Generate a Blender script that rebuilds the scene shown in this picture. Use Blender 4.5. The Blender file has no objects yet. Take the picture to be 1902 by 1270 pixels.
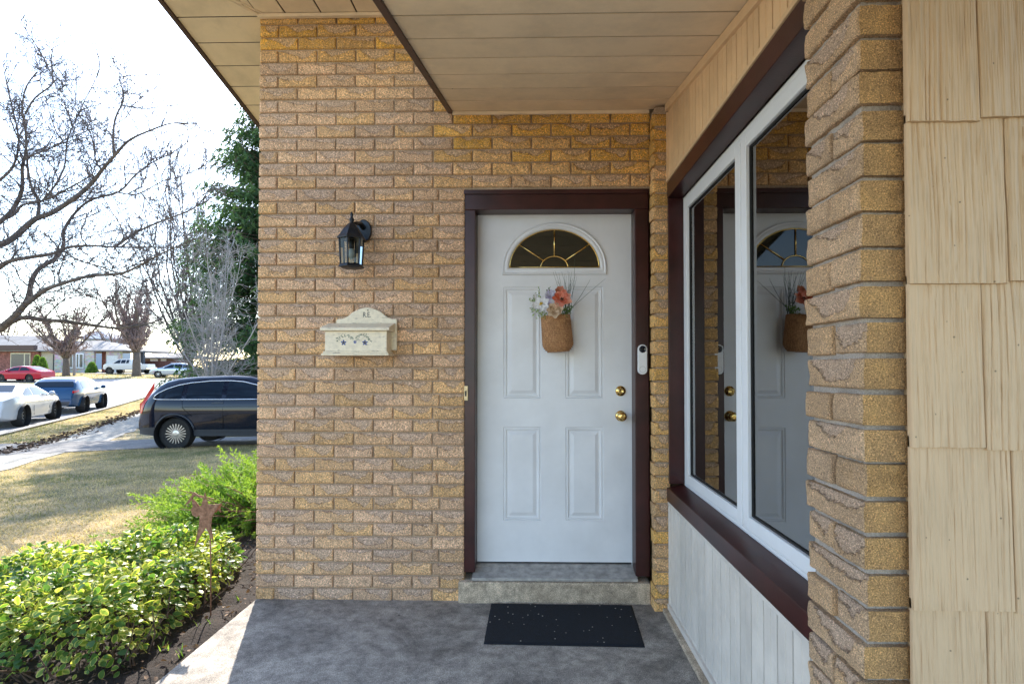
import bpy, bmesh, math, random
import numpy as np
from mathutils import Vector, Matrix, noise as mnoise
R = math.radians
random.seed(7)
rng = np.random.default_rng(7)
scene = bpy.context.scene
col = scene.collection

# ------------------------------------------------------------------ camera
EYE = 1.34
YAW, PIT = R(1.1), R(.96)
fw = Vector((-math.sin(YAW)*math.cos(PIT), math.cos(YAW)*math.cos(PIT), math.sin(PIT)))
rt = Vector((math.cos(YAW), math.sin(YAW), 0)); up = rt.cross(fw)
cd = bpy.data.cameras.new('camera'); cam = bpy.data.objects.new('camera', cd); col.objects.link(cam)
m = Matrix((rt, up, -fw)).transposed().to_4x4(); m.translation = (0, 0, EYE); cam.matrix_world = m
cd.sensor_width = 36; cd.lens = 1000/1902*36; cd.shift_x = -20/1902; cd.shift_y = 31/1902
cd.clip_start = .05; cd.clip_end = 3000
scene.camera = cam
# ------------------------------------------------------------------ light
SUN_EL = R(37); SUN_AZ = R(-20.5)           # azimuth from +Y, negative = towards -X
world = bpy.data.worlds.new('World'); scene.world = world; world.use_nodes = True
nt = world.node_tree; bg = nt.nodes['Background']
sk = nt.nodes.new('ShaderNodeTexSky'); sk.sky_type = 'NISHITA'; sk.sun_disc = False
sk.sun_elevation = SUN_EL; sk.sun_rotation = SUN_AZ; sk.air_density = 1.0; sk.dust_density = .45; sk.ozone_density = 1.0
nt.links.new(sk.outputs[0], bg.inputs[0]); bg.inputs[1].default_value = .15
sd = bpy.data.lights.new('sun', 'SUN'); sd.energy = 3.5; sd.angle = R(.5); sd.color = (1, .93, .82)
so = bpy.data.objects.new('sun', sd); col.objects.link(so)
sdir = Vector((math.sin(SUN_AZ)*math.cos(SUN_EL), math.cos(SUN_AZ)*math.cos(SUN_EL), math.sin(SUN_EL)))
so.rotation_euler = sdir.to_track_quat('Z', 'Y').to_euler(); so.location = (-6, 8, 12)
vs = scene.view_settings
vs.view_transform = 'Standard'; vs.look = 'None'; vs.exposure = 1.92; vs.gamma = 1; vs.use_curve_mapping = False
scene.render.engine = 'CYCLES'
scene.cycles.max_bounces = 8; scene.cycles.diffuse_bounces = 4; scene.cycles.transparent_max_bounces = 12

# ------------------------------------------------------------------ helpers
WL = {}                                       # world location of each object
def put(name, data, parent=None, loc=(0, 0, 0), rot=None, scale=None):
    o = bpy.data.objects.new(name, data); col.objects.link(o)
    loc = Vector(loc); WL[o.name] = loc
    if parent:
        o.parent = parent; o.location = loc - WL[parent.name]
    else: o.location = loc
    if rot: o.rotation_euler = rot
    if scale: o.scale = scale
    return o
def tag(o, label=None, cat=None, group=None, kind=None):
    if label: o['label'] = label
    if cat: o['category'] = cat
    if group: o['group'] = group
    if kind: o['kind'] = kind
    return o
def thing(name, label, cat, loc=(0, 0, 0), group=None):
    return tag(put(name, None, None, loc), label, cat, group)
class MB:
    def __init__(s): s.v = []; s.f = []; s.a = []
    def add(s, vs_, fs, a=None):
        n = len(s.v); s.v += [tuple(v) for v in vs_]; s.f += [tuple(i+n for i in f) for f in fs]
        if a is not None: s.a += list(a)
        return s
    def box(s, x0, x1, y0, y1, z0, z1):
        return s.add([(x0,y0,z0),(x1,y0,z0),(x1,y1,z0),(x0,y1,z0),(x0,y0,z1),(x1,y0,z1),(x1,y1,z1),(x0,y1,z1)],
              [(0,3,2,1),(4,5,6,7),(0,1,5,4),(1,2,6,5),(2,3,7,6),(3,0,4,7)])
    def tube(s, pts, rad, n=6, cap=True):
        pts = [Vector(p) for p in pts]; k = len(pts)
        if not hasattr(rad, '__len__'): rad = [rad]*k
        vs_ = []; fs = []
        t0 = (pts[1]-pts[0]).normalized(); a = t0.orthogonal().normalized()
        for i, p in enumerate(pts):
            t = (pts[min(i+1, k-1)]-pts[max(i-1, 0)])
            if t.length < 1e-9: t = t0
            t.normalize(); a = (a - t*a.dot(t))
            if a.length < 1e-6: a = t.orthogonal()
            a.normalize(); b = t.cross(a)
            for j in range(n):
                w = 2*math.pi*j/n; vs_.append(p + (a*math.cos(w)+b*math.sin(w))*rad[i])
        for i in range(k-1):
            for j in range(n):
                fs.append((i*n+j, i*n+(j+1)%n, (i+1)*n+(j+1)%n, (i+1)*n+j))
        if cap: fs.append(tuple(reversed(range(n)))); fs.append(tuple(range((k-1)*n, k*n)))
        return s.add(vs_, fs)
    def lathe(s, prof, c, n=24, axis='Z', cap=True):
        vs_ = []; fs = []; k = len(prof)
        for (r, h) in prof:
            for j in range(n):
                w = 2*math.pi*j/n; x, y = r*math.cos(w), r*math.sin(w)
                if axis == 'Z': q = (x, y, h)
                elif axis == 'Y': q = (x, h, y)
                else: q = (h, x, y)
                vs_.append((c[0]+q[0], c[1]+q[1], c[2]+q[2]))
        for i in range(k-1):
            for j in range(n): fs.append((i*n+j, i*n+(j+1)%n, (i+1)*n+(j+1)%n, (i+1)*n+j))
        if cap: fs.append(tuple(reversed(range(n)))); fs.append(tuple(range((k-1)*n, k*n)))
        return s.add(vs_, fs)
    def prism(s, poly, y0, y1, axis='Y'):
        """poly in (x,z) extruded along Y, or (y,z) along X, or (x,y) along Z"""
        n = len(poly)
        def P(p, h): return (p[0], h, p[1]) if axis == 'Y' else ((h, p[0], p[1]) if axis == 'X' else (p[0], p[1], h))
        return s.add([P(p, y0) for p in poly]+[P(p, y1) for p in poly],
              [tuple(range(n)), tuple(reversed(range(n, 2*n)))]+[(i, n+i, n+(i+1) % n, (i+1) % n) for i in range(n)])
    def mesh(s, name, mat, origin=(0, 0, 0), smooth=False, bevel=0, fix=True):
        me = bpy.data.meshes.new(name); ox, oy, oz = origin
        me.from_pydata([(v[0]-ox, v[1]-oy, v[2]-oz) for v in s.v], [], s.f)
        if fix or bevel:
            bm = bmesh.new(); bm.from_mesh(me)
            if bevel:
                es = [e for e in bm.edges if len(e.link_faces) == 2 and e.calc_face_angle(0) > .5]
                bmesh.ops.bevel(bm, geom=es, offset=bevel, segments=2, profile=.5, affect='EDGES', clamp_overlap=True)
            if fix: bmesh.ops.recalc_face_normals(bm, faces=bm.faces)
            bm.to_mesh(me); bm.free()
        if mat: me.materials.append(mat)
        if s.a and not bevel:
            at = me.attributes.new('mask', 'FLOAT', 'POINT'); at.data.foreach_set('value', s.a)
        if smooth: me.polygons.foreach_set('use_smooth', [True]*len(me.polygons))
        return me
    def build(s, name, mat, parent=None, origin=None, smooth=False, bevel=0, fix=True):
        if origin is None:
            if parent: origin = WL[parent.name]
            else:
                a = np.array(s.v); origin = ((a[:, 0].min()+a[:, 0].max())/2, (a[:, 1].min()+a[:, 1].max())/2, a[:, 2].min())
        return put(name, s.mesh(name, mat, origin, smooth, bevel, fix), parent, origin)
def sharp(o, ang=35):
    me = o.data if hasattr(o, 'data') else o
    me.polygons.foreach_set('use_smooth', [True]*len(me.polygons)); me.set_sharp_from_angle(angle=R(ang)); return o
def npmesh(name, V, Fa, mat, attr=None, smooth=False):
    me = bpy.data.meshes.new(name); nf, k = Fa.shape
    me.vertices.add(len(V)); me.vertices.foreach_set('co', V.astype(np.float32).ravel())
    me.loops.add(nf*k); me.loops.foreach_set('vertex_index', Fa.astype(np.int32).ravel())
    me.polygons.add(nf); me.polygons.foreach_set('loop_start', np.arange(0, nf*k, k, dtype=np.int32))
    me.polygons.foreach_set('loop_total', np.full(nf, k, dtype=np.int32))
    me.update(calc_edges=True); me.materials.append(mat)
    for nm, a in (attr or {}).items():
        at = me.attributes.new(nm, 'FLOAT', 'POINT'); at.data.foreach_set('value', a.astype(np.float32))
    if smooth: me.polygons.foreach_set('use_smooth', [True]*nf)
    return me

# materials ---------------------------------------------------------
class G:
    def __init__(s, name):
        s.m = bpy.data.materials.new(name); s.m.use_nodes = True; s.t = s.m.node_tree
        s.b = s.t.nodes['Principled BSDF']; s.out = s.t.nodes['Material Output']
    def n(s, typ, **kw):
        nd = s.t.nodes.new('ShaderNode'+typ)
        for k, v in kw.items():
            if k.startswith('_'): setattr(nd, k[1:], v)
            else: s.set(nd, k, v)
        return nd
    def set(s, nd, key, v):
        if key[0] == 'i' and key[1:].isdigit(): key = int(key[1:])
        else: key = key.replace('0', ' ')
        i = nd.inputs[key]
        if isinstance(v, bpy.types.NodeSocket): s.t.links.new(v, i)
        elif isinstance(v, bpy.types.Node): s.t.links.new(v.outputs[0], i)
        else:
            if hasattr(i.default_value, '__len__') and hasattr(v, '__len__') and len(i.default_value) == 4 and len(v) == 3: v = (*v, 1)
            i.default_value = v
    def coord(s, kind='Object', scale=(1, 1, 1), rnd=False):
        v = s.n('TexCoord').outputs[kind]
        if rnd:
            oi = s.n('ObjectInfo'); mu = s.n('Math', _operation='MULTIPLY', i0=oi.outputs['Random'], i1=91.7)
            v = s.n('VectorMath', _operation='ADD', i0=v, i1=mu.outputs[0]).outputs[0]
        if scale != (1, 1, 1): v = s.n('VectorMath', _operation='MULTIPLY', i0=v, i1=scale).outputs[0]
        return v
    def noise(s, vec, sc, det=3, ro=.6, dis=0): return s.n('TexNoise', Vector=vec, Scale=sc, Detail=det, Roughness=ro, Distortion=dis).outputs[0]
    def ramp(s, fac, stops):
        r = s.n('ValToRGB', Fac=fac); cr = r.color_ramp
        while len(cr.elements) < len(stops): cr.elements.new(.5)
        for e, (p, c) in zip(cr.elements, stops):
            e.position = p; e.color = (*c, 1) if hasattr(c, '__len__') else (c, c, c, 1)
        return r.outputs[0]
    def mix(s, f, a, b, mode='MIX'):
        nd = s.t.nodes.new('ShaderNodeMix'); nd.data_type = 'RGBA'; nd.blend_type = mode
        for i, v in ((0, f), (6, a), (7, b)):
            if isinstance(v, (bpy.types.NodeSocket)): s.t.links.new(v, nd.inputs[i])
            else: nd.inputs[i].default_value = v if i == 0 else (*v[:3], 1)
        return nd.outputs[2]
    def math(s, op, a, b=0): return s.n('Math', _operation=op, i0=a, i1=b).outputs[0]
    def attr(s, nm): return s.n('Attribute', _attribute_name=nm).outputs['Fac']
    def bump(s, h, st=.5, d=.01): s.set(s.b, 'Normal', s.n('Bump', Height=h, Strength=st, Distance=d))
    def done(s, color=None, rough=.6, metal=0, **kw):
        if color is not None: s.set(s.b, 'i0', color)
        s.set(s.b, 'Roughness', rough); s.set(s.b, 'Metallic', metal)
        for k, v in kw.items(): s.set(s.b, k, v)
        return s.m
def simple(name, c, rough=.5, metal=0, var=.08, sc=8, bump=0, bsc=200, **kw):
    g = G(name); v = g.coord(rnd=True)
    nz = g.noise(v, sc, 4)
    cc = g.ramp(nz, [(.3, tuple(x*(1-var*2) for x in c)), (.7, tuple(min(1, x*(1+var)) for x in c))])
    if bump: g.bump(g.noise(v, bsc, 3), bump, .002)
    return g.done(cc, rough, metal, **kw)

def brick_mat(name, gs=1.0):
    g = G(name); v = g.coord(rnd=True)
    oc = g.n('ObjectInfo').outputs['Color']
    fine = g.noise(v, 260*gs, 2, .75); med = g.noise(v, 60, 3, .6); big = g.noise(v, 11, 3)
    base = g.mix(g.ramp(med, [(.35, 0), (.7, 1)]), oc, g.mix(.5, oc, (.46, .31, .20)))
    base = g.mix(1, base, g.ramp(big, [(.25, .78), (.75, 1.12)]), 'MULTIPLY')
    mk = g.math('ADD', g.attr('mask'), g.math('MULTIPLY', g.math('SUBTRACT', med, .5), .5))
    mf = g.ramp(mk, [(.46, 0), (.56, 1)])
    base = g.mix(mf, base, g.mix(.35, (.47, .345, .27), oc))
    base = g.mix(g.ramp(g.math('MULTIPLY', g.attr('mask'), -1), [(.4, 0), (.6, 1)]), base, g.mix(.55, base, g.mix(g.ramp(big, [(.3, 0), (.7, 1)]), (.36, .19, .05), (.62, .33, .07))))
    edge = g.ramp(mk, [(.42, 0), (.5, 1), (.58, 0)])
    base = g.mix(g.math('MULTIPLY', edge, .65), base, (.09, .06, .04))
    sp = g.ramp(fine, [(.30, .18), (.43, .80), (.56, 1.1), (.69, 2.15)])
    base = g.mix(.9, base, sp, 'MULTIPLY')
    g.bump(g.math('ADD', fine, g.math('MULTIPLY', med, .8)), .9, .007)
    return g.done(base, .92)
M = {}
M['brick'] = brick_mat('brick', .55)
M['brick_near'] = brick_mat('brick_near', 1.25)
def mortar():
    g = G('mortar'); v = g.coord('Object'); n1 = g.noise(v, 180, 4, .7); n2 = g.noise(v, 6, 3)
    c = g.mix(1, g.ramp(n1, [(.3, (.31, .225, .155)), (.7, (.62, .465, .33))]), g.ramp(n2, [(.3, .8), (.7, 1.1)]), 'MULTIPLY')
    g.bump(n1, .8, .006); return g.done(c, .95)
M['mortar'] = mortar()
def mortar2():
    g = G('mortar_pale'); v = g.coord('Object'); n1 = g.noise(v, 300, 4, .7); n2 = g.noise(v, 15, 3)
    c = g.mix(1, g.ramp(n1, [(.3, (.28, .235, .20)), (.7, (.60, .52, .45))]), g.ramp(n2, [(.3, .7), (.7, 1.1)]), 'MULTIPLY')
    g.bump(n1, .8, .004); return g.done(c, .95)
M['mortar_pale'] = mortar2()
def metal_siding(name, c):
    g = G(name); v = g.coord(rnd=True); n1 = g.noise(v, 4, 6, .7); n2 = g.noise(g.coord(scale=(6, 220, 220)), 2, 2)
    c1 = g.ramp(n1, [(.3, tuple(x*.80 for x in c)), (.6, c)]); c1 = g.mix(g.ramp(g.n('TexVoronoi', Vector=v, Scale=9.0).outputs['Distance'], [(.02, .7), (.035, 0)]), c1, (.15, .10, .06)); c1 = g.mix(1, c1, g.ramp(g.n('ObjectInfo').outputs['Random'], [(0, .90), (1, 1.03)]), 'MULTIPLY'); g.bump(n2, .12, .001)
    return g.done(c1, .5)
M['soffit'] = metal_siding('cream_soffit', (.93, .73, .50))
M['siding'] = metal_siding('cream_siding', (.76, .69, .61))
M['siding_hi'] = metal_siding('cream_siding_upper', (.84, .58, .34))
M['brown'] = simple('brown_trim', (.044, .0085, .008), .34, var=.25, sc=6, bump=.15, bsc=120)
M['brown2'] = simple('brown_fascia', (.062, .026, .018), .4, var=.2, sc=5)
M['door'] = simple('white_door_paint', (.76, .755, .765), .40, var=.045, sc=3.5, bump=.12, bsc=140)
M['vinyl'] = simple('white_vinyl', (.80, .81, .83), .35, var=.02)
M['brass'] = simple('polished_brass', (.80, .56, .20), .16, 1, var=.1, sc=30)
M['brassdull'] = simple('aged_brass', (.62, .48, .28), .4, .6, var=.15, sc=40)
M['black'] = simple('black_rubber', (.012, .012, .013), .6)
M['alu'] = simple('grey_aluminium', (.42, .39, .36), .5, .2, var=.2, sc=25)
M['lantern'] = simple('dark_lantern_metal', (.018, .024, .034), .38, .4, var=.3, sc=30, bump=.3, bsc=260)
def concrete(name, a, b, stain=True):
    g = G(name); v = g.coord(); n1 = g.noise(v, 210, 3, .8); n2 = g.noise(v, 2.6, 8, .72, .9); n3 = g.noise(v, 17, 8, .8)
    c = g.ramp(n2, [(.36, a), (.60, b)])
    c = g.mix(.75, c, g.ramp(n3, [(.38, .5), (.6, 1.3)]), 'MULTIPLY')
    c = g.mix(.85, c, g.ramp(n1, [(.34, .3), (.5, 1), (.66, 1.9)]), 'MULTIPLY')
    if stain:
        vo = g.n('TexVoronoi', Vector=v, Scale=7.0); c = g.mix(g.ramp(vo.outputs['Distance'], [(.03, .75), (.07, 0)]), c, (.04, .035, .03))
    g.bump(g.math('ADD', n1, n3), .6, .004); return g.done(c, .85)
M['slab'] = concrete('porch_concrete', (.21, .185, .16), (.42, .375, .325))
M['step'] = concrete('step_concrete', (.36, .28, .20), (.56, .45, .33))
M['walk'] = concrete('sidewalk_concrete', (.20, .185, .16), (.33, .31, .27), False)
M['road'] = concrete('road_asphalt', (.17, .165, .17), (.26, .255, .26), False)
M['drive'] = concrete('driveway_asphalt', (.085, .08, .078), (.17, .16, .155), False)
def soil():
    g = G('dark_soil'); v = g.coord(); n1 = g.noise(v, 70, 5, .7); n2 = g.noise(v, 5, 3)
    c = g.mix(1, g.ramp(n1, [(.3, (.010, .006, .005)), (.6, (.035, .021, .015)), (.8, (.09, .058, .042))]), g.ramp(n2, [(.3, .6), (.7, 1.2)]), 'MULTIPLY')
    g.bump(n1, 1, .02); return g.done(c, .95)
M['soil'] = soil()
def lawn():
    g = G('dry_lawn'); v = g.coord(); n1 = g.noise(v, 1.3, 5, .65); n2 = g.noise(g.coord(scale=(1, 1.6, 1)), 40, 4, .75); n3 = g.noise(v, .25, 3)
    a = g.ramp(n1, [(.35, (.14, .15, .05)), (.48, (.34, .26, .13)), (.65, (.52, .39, .22))])
    c = g.mix(.85, a, g.ramp(n2, [(.3, .45), (.55, 1), (.75, 1.4)]), 'MULTIPLY')
    c = g.mix(g.ramp(n3, [(.45, 0), (.65, .5)]), c, (.17, .19, .05))
    g.bump(n2, .7, .03); return g.done(c, .95)
M['lawn'] = lawn()
def leafmat(name, stops, rough=.5, trans=.35, edge=None, attr='rnd'):
    g = G(name); a = g.attr(attr)
    c = g.ramp(a, stops)
    if edge: c = g.mix(g.ramp(g.math('ADD', g.attr('edge'), g.math('MULTIPLY', g.math('SUBTRACT', a, .5), .7)), [(.62, 0), (.8, 1)]), c, edge)
    g.set(g.b, 'i0', c); g.set(g.b, 'Roughness', rough)
    tr = g.n('BsdfTranslucent', Color=g.mix(.55, c, g.mix(1, c, (1.6, 1.7, .5), 'MULTIPLY')))
    mx = g.n('MixShader', Fac=trans, i1=g.b.outputs[0], i2=tr.outputs[0]); g.t.links.new(mx.outputs[0], g.out.inputs[0])
    return g.m
M['grass'] = leafmat('dry_grass_blades', [(0, (.13, .16, .045)), (.25, (.27, .24, .10)), (.5, (.56, .42, .23)), (1, (.72, .56, .34))], .8, .3)
M['hedge'] = leafmat('variegated_leaves', [(0, (.06, .14, .035)), (.5, (.14, .25, .04)), (1, (.30, .39, .06))], .42, .5, (.58, .56, .14))
M['juniper'] = leafmat('juniper_needles', [(0, (.035, .085, .02)), (.6, (.12, .24, .035)), (1, (.30, .40, .07))], .6, .4)
M['spruce'] = leafmat('spruce_needles', [(0, (.012, .032, .014)), (.6, (.05, .11, .04)), (1, (.12, .20, .06))], .7, .35)
M['dryleaf'] = leafmat('dead_leaves', [(0, (.07, .035, .02)), (.5, (.16, .09, .05)), (1, (.30, .20, .13))], .8, .2)
M['sprout'] = leafmat('green_sprouts', [(0, (.10, .20, .04)), (1, (.24, .34, .08))], .5, .4)
M['bark'] = simple('brown_bark', (.13, .10, .08), .9, var=.3, sc=10, bump=.6, bsc=40)
M['twig'] = simple('dark_twigs', (.12, .10, .10), .9, var=.2, sc=3)
M['silver'] = simple('pale_silver_twigs', (.42, .38, .36), .85, var=.2, sc=3)
M['stem'] = simple('brown_stems', (.12, .075, .05), .9, var=.3, sc=20)

def h_ground(x, y):
    d = math.hypot(x+1.6, y-3)
    return float(np.interp(d, [0, 3, 6, 10.2, 13, 16, 28, 45, 62, 85, 130], [-.11, -.14, -.22, -.37, -.53, -.61, -.58, -.30, .07, .6, 1.0]))

# ================================================================== GROUND
def axis(lo, hi, dense_lo, dense_hi, step):
    a = [dense_lo]
    while a[-1] < dense_hi: a.append(a[-1]+step)
    s = step
    b = a[-1]
    while b < hi: s *= 1.25; b += s; a.append(b)
    s = step; b = dense_lo
    while b > lo: s *= 1.25; b -= s; a.insert(0, b)
    return a
xs = axis(-900, 900, -26, 3, .8); ys = axis(-600, 1200, 0, 34, .8)
V = np.array([(x, y, h_ground(x, y)) for y in ys for x in xs]); nx = len(xs)
Fq = np.array([(j*nx+i, j*nx+i+1, (j+1)*nx+i+1, (j+1)*nx+i) for j in range(len(ys)-1) for i in range(nx-1)])
tag(put('lawn_ground', npmesh('lawn_ground', V, Fq, M['lawn'], smooth=True)), 'dry straw coloured lawn falling gently to the street', kind='structure')

gx_, gy_, gz_ = np.array(xs), np.array(ys), V[:, 2].reshape(len(ys), len(xs))
def h_mesh(x, y):
    i = int(np.clip(np.searchsorted(gx_, x)-1, 0, len(gx_)-2)); j = int(np.clip(np.searchsorted(gy_, y)-1, 0, len(gy_)-2))
    u = (x-gx_[i])/(gx_[i+1]-gx_[i]); v = (y-gy_[j])/(gy_[j+1]-gy_[j])
    return float(gz_[j, i]*(1-u)*(1-v)+gz_[j, i+1]*u*(1-v)+gz_[j+1, i]*(1-u)*v+gz_[j+1, i+1]*u*v)
def sheet(name, poly4, mat, off, nu=40, nv=4, jag=0, wn=1.5):
    """drape a four-cornered strip on the ground; poly4 = a0,a1 (one edge), b0,b1 (other edge)"""
    a0, a1, b0, b1 = [Vector((*p, 0)) for p in poly4]; mb = MB()
    for i in range(nu+1):
        for j in range(nv+1):
            p = a0.lerp(a1, i/nu).lerp(b0.lerp(b1, i/nu), j/nv)
            if jag and j in (0, nv):
                p.x += jag*(mnoise.noise((p.x*wn, p.y*wn, 3+j))); p.y += jag*(mnoise.noise((p.x*wn, p.y*wn, 9+j)))
            mb.v.append((p.x, p.y, h_mesh(p.x, p.y)+off))
    k = nv+1
    for i in range(nu):
        for j in range(nv): mb.f.append((i*k+j, (i+1)*k+j, (i+1)*k+j+1, i*k+j+1))
    o = mb.build(name, mat, origin=(0, 0, 0), smooth=True)
    return o
U = Vector((-.43, .903)); NN = Vector((.903, .43)); C0 = Vector((-17.6, 19.95))
def sp(u, n): p = C0+U*u+NN*n; return (p.x, p.y)
tag(sheet('street_road', (sp(-60, -.0), sp(42, -.0), sp(-60, -10.5), sp(42, -10.5)), M['road'], .012, 120, 12), 'pale sunlit grey residential street', kind='structure')
tag(sheet('cross_road', (sp(33, -.0), sp(33, 60), sp(42, 0), sp(42, 60)), M['road'], .008, 60, 6), 'side street running off behind the parked cars', kind='structure')
tag(sheet('kerb', (sp(-60, .02), sp(33, .02), sp(-60, .17), sp(33, .17)), M['walk'], .07, 120, 1), 'low concrete kerb along the verge', kind='structure')
tag(sheet('sidewalk', (sp(-60, 1.9), sp(36, 1.9), sp(-60, 3.25), sp(36, 3.25)), M['walk'], .012, 200, 3, .16, 2), 'concrete sidewalk between verge and front lawn', kind='structure')
tag(sheet('driveway', ((-15.4, 10.3), (3, 13.2), (-16.4, 13.0), (3, 16.0)), M['drive'], .016, 90, 8, .10, 2), 'grey asphalt driveway under the black car', kind='structure')
tag(sheet('far_driveway', ((-43, 46.2), (-60, 46.5), (-42, 49.4), (-60, 50.4)), M['walk'], .05, 10, 2), 'driveway under the red car across the street', kind='structure')
tag(sheet('far_parking', ((-57, 66.5), (-38, 66.5), (-57, 71.5), (-38, 71.5)), M['walk'], .04, 10, 2), 'pale driveway under the pickup', kind='structure')
# soil strip along sidewalk and garden bed
bed = [(-1.60, 2.05), (-1.60, 7.2), (-2.6, 7.0), (-3.5, 6.2), (-3.0, 4.9), (-2.5, 4.05), (-2.9, 3.62), (-3.25, 3.12), (-3.75, 2.7), (-4.2, 1.0), (-1.60, .6)]
bm = bmesh.new()
gx, gy = np.arange(-4.8, -1.55, .05), np.arange(.4, 7.3, .05)
def inside(x, y, P):
    c = False; j = len(P)-1
    for i in range(len(P)):
        if (P[i][1] > y) != (P[j][1] > y) and x < (P[j][0]-P[i][0])*(y-P[i][1])/(P[j][1]-P[i][1])+P[i][0]: c = not c
        j = i
    return c
vm = {}
def sv(i, j):
    if (i, j) not in vm:
        x, y = gx[i], gy[j]
        vm[i, j] = bm.verts.new((min(x, -1.602), y, h_ground(x, y)+.012+.035*mnoise.noise((x*7, y*7, 0))+.012*mnoise.noise((x*30, y*30, 2))+.02))
    return vm[i, j]
for i in range(len(gx)-1):
    for j in range(len(gy)-1):
        if inside(gx[i]+.08*mnoise.noise((gx[i]*3, gy[j]*3, 5)), gy[j]+.1*mnoise.noise((gx[i]*3, gy[j]*3, 8)), bed): bm.faces.new((sv(i, j), sv(i+1, j), sv(i+1, j+1), sv(i, j+1)))
me = bpy.data.meshes.new('garden_bed'); bm.to_mesh(me); bm.free(); me.materials.append(M['soil']); me.polygons.foreach_set('use_smooth', [True]*len(me.polygons))
tag(put('garden_bed', me), 'dark soil bed between lawn and porch slab', kind='structure')
mb = MB(); r2 = random.Random(3)
for k in range(1500):
    u = r2.uniform(-14, 12); n = 1.85+r2.gauss(0, .17); x, y = sp(u, n); s = r2.uniform(.02, .075); z = h_ground(x, y)+.02
    vs_ = [(x+s*r2.uniform(-1, 1), y+s*r2.uniform(-1, 1), z+s*r2.uniform(-.2, .9)) for _ in range(5)]
    mb.add(vs_, [(0, 1, 2), (0, 2, 3), (0, 3, 4), (1, 2, 4), (1, 3, 4)])
tag(mb.build('verge_soil_clods', simple('brown_clods', (.13, .075, .045), .95, var=.5, sc=20), origin=(0, 0, 0), fix=False), 'crumbled dark soil along the sidewalk edge', 'soil', kind='stuff')

# grass blades
def scatter_blades(name, label, pts, lmin, lmax, w, mat, lay=.35, seed=1):
    r = np.random.default_rng(seed); n = len(pts); P = np.array(pts)
    az = r.uniform(0, 2*np.pi, n); el = np.abs(r.normal(lay, .35, n)); L = r.uniform(lmin, lmax, n)
    d = np.stack([np.cos(az)*np.cos(el), np.sin(az)*np.cos(el), np.sin(el)], 1)
    s = np.stack([-np.sin(az), np.cos(az), np.zeros(n)], 1)*w*r.uniform(.6, 1.4, (n, 1))
    V = np.stack([P-s, P+s, P+d*L[:, None]], 1).reshape(-1, 3); F_ = np.arange(3*n).reshape(-1, 3)
    cl = np.array([1.2*mnoise.noise((p[0]*.6, p[1]*.9, 1.5))-.26+.6*mnoise.noise((p[0]*3.5, p[1]*3.5, 4)) for p in pts])
    rn = np.clip(.62+.65*cl+r.normal(0, .2, n), 0, 1)
    return tag(put(name, npmesh(name, V, F_, mat, {'rnd': np.repeat(rn, 3)})), label, 'grass', kind='stuff')
drv = [(-16.4, 13.0), (-15.4, 10.3), (3, 13.2), (3, 16.0)]
pts = []
while len(pts) < 190000:
    t = rng.uniform(0, 1); y = 2.2+ (rng.uniform()**1.25)*11; x = rng.uniform(-15, -1.7)
    if x < -1.02*y-1.0: continue
    if inside(x, y, bed) or inside(x, y, drv): continue
    q = Vector((x, y))-C0; n = q.dot(NN)
    if n < 3.3: continue
    pts.append((x, y, h_ground(x, y)-.004))
scatter_blades('lawn_grass', 'short matted straw coloured grass of the front lawn', pts, .025, .06, .0035, M['grass'])
pts = []
while len(pts) < 45000:
    u = rng.uniform(-9, 18); n = rng.uniform(.18, 1.8); x, y = sp(u, n); 
    if inside(x, y, drv): continue
    pts.append((x, y, h_ground(x, y)))
while len(pts) < 60000:
    x = rng.uniform(-16, -5); y = rng.uniform(12.5, 24); n = (Vector((x, y))-C0).dot(NN)
    if n < 3.3 or inside(x, y, drv): continue
    pts.append((x, y, h_ground(x, y)))
scatter_blades('verge_grass', 'yellowed grass of the verge between street and sidewalk', pts, .03, .08, .006, M['grass'], seed=2)

# ================================================================== PORCH SLAB
mb = MB(); mb.box(-1.61, .80, -2.5, 3.20, -.22, 0)
o = mb.build('porch_slab', M['slab'], origin=(0, 0, 0), bevel=.008); tag(o, 'weathered concrete porch slab stained with grey', kind='structure')

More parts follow.
